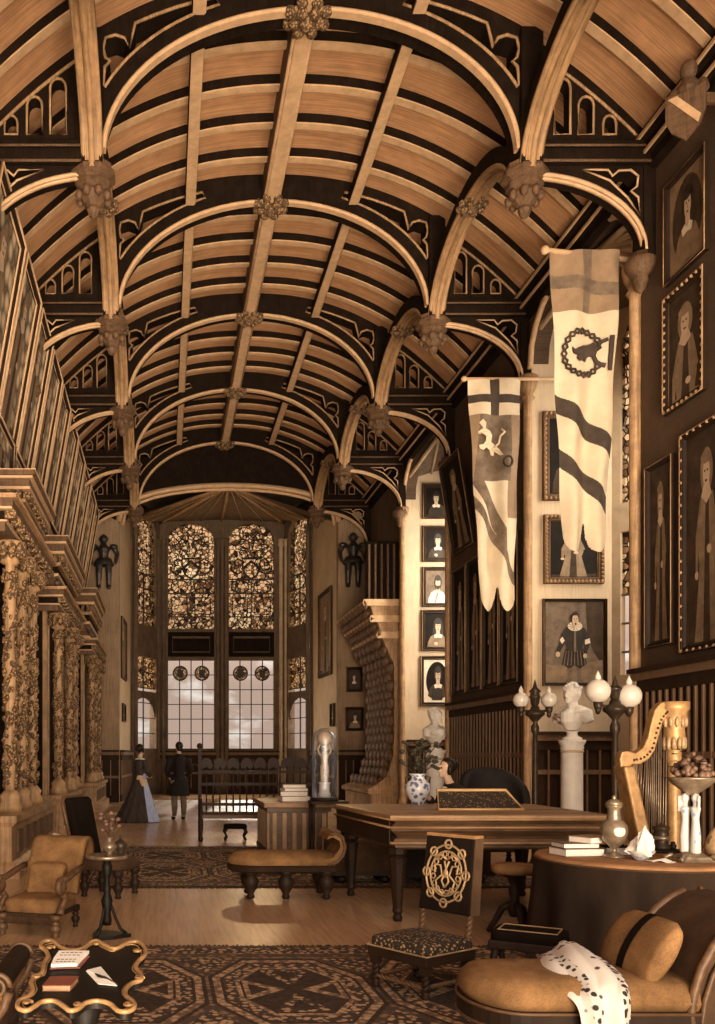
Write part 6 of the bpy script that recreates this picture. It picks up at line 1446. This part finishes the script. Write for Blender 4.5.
# man beside her
mx_, my_ = (179-PX)*20.4/F, 20.4
r = thing('person', 'man in black frock coat and stockings, standing with back to the viewer', 'person', (mx_, my_, 0), 0)
f = Vector((-.25, .95, 0)); f.normalize(); sd = Vector((f.y, -f.x, 0))
m = MB(); m.tube([(0, 0, .92), (0, 0, 1.06), (0, 0, 1.25), (0, 0, 1.4), (0, 0, 1.5)], [.16, .15, .18, .19, .08], 14, flat=.7); m.tube([(0, 0, 1.46), (0, .01, 1.58)], .055, 10); headm(m, (0, .02, 1.68), f)
AR = {}
for q in (-1, 1):
    a = sd*q*.19+Vector((0, 0, 1.42)); b = sd*q*.29-f*.02+Vector((0, 0, 1.15)); c = sd*q*.20+f*.12+Vector((0, 0, .98)); AR[q] = (a, b, c); m.tube([a, b, c], [.06, .048, .034], 10); hand(m, c, -sd*q*.5+f*.4-Vector((0, 0, .7)), f)
    m.tube([sd*q*.1+Vector((0, 0, .92)), sd*q*.11+f*.02+Vector((0, 0, .5)), sd*q*.11-f*.02+Vector((0, 0, .3)), sd*q*.11+Vector((0, 0, .08))], [.105, .065, .062, .042], 10); m.ell(sd*q*.12+f*.06+Vector((0, 0, .042)), (.045, .10, .04))
m.build('body', 'skin', r, remesh=.011); eyes(r, (0, .02, 1.68), f)
m = MB(); m.tube([(0, 0, .90), (0, 0, 1.06), (0, 0, 1.25), (0, 0, 1.42), (0, 0, 1.53)], [.19, .17, .20, .21, .085], 16, flat=.75)
for q in (-1, 1): m.tube(AR[q][:2]+(AR[q][2].lerp(AR[q][1], .12),), [.08, .068, .055], 10)
m.lathe([(.19, .98), (.235, .72), (.25, .56), (.23, .56), (.17, .96)], (0, 0, 0), 20, sq=(1, .8)); m.build('coat', 'coat', r, remesh=.014)
for q in (-1, 1):
    m = MB(); m.tube([sd*q*.1+Vector((0, 0, .92)), sd*q*.11+f*.02+Vector((0, 0, .5)), sd*q*.11-f*.02+Vector((0, 0, .3)), sd*q*.11+Vector((0, 0, .1))], [.115, .075, .07, .05], 12); m.build('stocking', 'bgrey', r)
    m = MB(); m.ell(sd*q*.12+f*.06+Vector((0, 0, .045)), (.052, .115, .045)); m.build('shoe', 'black', r)
m = MB(); hc = Vector((0, .02, 1.68)); m.ell(hc-f*.022+Vector((0, 0, .035)), (.09, .092, .10)); m.ell(hc-f*.07-Vector((0, 0, .03)), (.07, .04, .06)); m.build('hair', 'hair', r)
# seated pianist
r = thing('person', 'dark-haired woman in a dark dress seated behind the piano, head bent left', 'person', (3.42, 10.40, .0178), 0)
f = Vector((-.97, -.24, 0)); f.normalize(); sd = Vector((-f.y, f.x, 0)); Z = Vector((0, 0, 1))
m = MB(); hp_ = Vector((0, 0, .60)); m.tube([hp_-Z*.02, hp_+Z*.14+f*.0, hp_+Z*.32+f*.02, hp_+Z*.47+f*.03, hp_+Z*.55+f*.05], [.17, .13, .155, .16, .07], 14, flat=.75)
nk_ = hp_+Z*.52+f*.05; hc = hp_+Z*.72+f*.11; m.tube([nk_, hc-Z*.08], .05, 10); headm(m, hc, f, .95)
AR = {}
for q in (-1, 1):
    a = hp_+Z*.46+sd*q*.16+f*.03; b = hp_+Z*.22+sd*q*.22+f*.10; c = (hp_+Z*.40+sd*q*.10+f*.30) if q < 0 else (hp_+Z*.30+sd*q*.12+f*.34); AR[q] = (a, b, c); m.tube([a, b, c], [.055, .045, .03], 10); hand(m, c, Z*.8-f*.1 if q < 0 else f, sd*-q, .95)
    m.tube([hp_+sd*q*.1, hp_+sd*q*.13+f*.38-Z*.02, hp_+sd*q*.12+f*.36-Z*.50+Z*.0], [.12, .08, .05], 10); m.ell(hp_+sd*q*.12+f*.42-Z*.545, (.05, .08, .04))
m.build('body', 'skin', r, remesh=.011); eyes(r, hc, f)
m = MB(); m.tube([hp_-Z*.03, hp_+Z*.14, hp_+Z*.32+f*.02, hp_+Z*.47+f*.03, hp_+Z*.555+f*.05], [.20, .15, .175, .185, .085], 16, flat=.78)
for q in (-1, 1): m.tube((AR[q][0], AR[q][1], AR[q][2].lerp(AR[q][1], .2)), [.075, .07, .055], 10)
m.build('bodice', 'coat', r, remesh=.014)
m = MB(); m.tube([hp_-f*.05, hp_+f*.2-Z*.05, hp_+f*.4-Z*.12, hp_+f*.45-Z*.55], [.24, .25, .26, .33], 18); m.build('skirt', 'coat', r, remesh=.02)
m = MB(); m.ell(hc-f*.028+Z*.035, (.092, .092, .10)); m.ell(hc-f*.10+Z*.05, (.06, .06, .06))
for q in (-1, 1): m.ell(hc+sd*q*.074-Z*.01, (.03, .04, .065))
m.build('hair', 'hair', r)
m = MB(); m.lathe([(.07, 0), (.11, -.02), (.10, -.035)], tuple(nk_+Z*.0), 14); m.build('collar', 'paper', r)
# ------------------------------------------------------------------ light, sky, camera
w = bpy.data.worlds.new('sky'); S.world = w; w.use_nodes = True
N = w.node_tree.nodes; L = w.node_tree.links; N.clear()
out = N.new('ShaderNodeOutputWorld'); bg = N.new('ShaderNodeBackground'); L.new(bg.outputs[0], out.inputs[0])
tc = N.new('ShaderNodeTexCoord'); mp = N.new('ShaderNodeMapping'); mp.inputs['Scale'].default_value = (15, 1, 30); mp.inputs['Location'].default_value = (3.3, 0, 7.45); L.new(tc.outputs['Generated'], mp.inputs[0])
no = N.new('ShaderNodeTexNoise'); no.inputs['Scale'].default_value = 1.0; no.inputs['Detail'].default_value = 4; L.new(mp.outputs[0], no.inputs['Vector'])
cr = N.new('ShaderNodeValToRGB'); e = cr.color_ramp.elements; e[0].position = .56; e[0].color = (.46, .34, .285, 1); e[1].position = .70; e[1].color = (.85, .80, .76, 1)
L.new(no.outputs['Fac'], cr.inputs[0])
sx = N.new('ShaderNodeSeparateXYZ'); L.new(tc.outputs['Generated'], sx.inputs[0])
mr = N.new('ShaderNodeMapRange'); mr.inputs['From Min'].default_value = .075; mr.inputs['From Max'].default_value = .22; mr.inputs['To Min'].default_value = 1.0; mr.inputs['To Max'].default_value = 2.2; L.new(sx.outputs['Z'], mr.inputs['Value'])
L.new(mr.outputs['Result'], bg.inputs[1]); L.new(cr.outputs[0], bg.inputs[0])
def area(name, loc, target, sx, sy, energy, col=(1, .86, .68)):
    l = bpy.data.lights.new(name, 'AREA'); l.shape = 'RECTANGLE'; l.size = sx; l.size_y = sy; l.energy = energy; l.color = col
    o = bpy.data.objects.new(name, l); COL.objects.link(o); o.location = loc
    d = Vector(target)-Vector(loc); o.rotation_euler = d.to_track_quat('-Z', 'Y').to_euler(); return o
area('daylight_entrance_window', (2, -9, 2.6), (2.0, 14, 6.0), 9, 5, 2300, (1, .80, .58))  # added unseen fill behind the camera; no window is built there
a_ = area('daylight_off_entrance_floor', (2.0, .3, .10), (1.9, 21, 11.2), 8, 2.2, 740, (1, .76, .52)); a_.data.spread = R(62)  # added up-facing fill below the frame, brightens the ceiling like floor bounce
area('daylight_oriel_window', (8.7, 13.75, 5.6), (6.6, 14.6, 4.6), 1.0, 5, 150)
area('daylight_alcove_window', (8.7, 21.8, 5.6), (6.6, 22.8, 4.6), 1.0, 5, 300)
area('daylight_bay_left_window', (-3.2, 34.5, 4.5), (5.4, 29.5, 4), 2, 4, 900)
area('daylight_bay_right_window', (7.6, 34.5, 4.5), (-1.4, 29.5, 4), 2, 4, 900)
sun = bpy.data.lights.new('sun', 'SUN'); sun.energy = 1.3; sun.angle = R(1.5); sun.color = (1, .93, .82)
so = bpy.data.objects.new('sun', sun); COL.objects.link(so)
so.rotation_euler = Vector((-.10, -.80, -.30)).to_track_quat('-Z', 'Y').to_euler()
cam = bpy.data.cameras.new('camera'); co = bpy.data.objects.new('camera', cam); COL.objects.link(co)
co.location = (0, 0, EYE); co.rotation_euler = (PI/2, 0, 0)
cam.sensor_width = 36; cam.lens = 36*F/1024; cam.shift_x = (357.5-PX)/1024; cam.shift_y = (PY-512)/1024
cam.clip_start = .05; cam.clip_end = 200
S.camera = co
S.view_settings.view_transform = 'Standard'; S.view_settings.look = 'None'; S.view_settings.gamma = 1; S.view_settings.use_curve_mapping = False
S.view_settings.exposure = 0.24
S.cycles.use_denoising = True
S.cycles.max_bounces = 8; S.cycles.diffuse_bounces = 4; S.cycles.transparent_max_bounces = 16; S.cycles.caustics_reflective = False; S.cycles.caustics_refractive = False
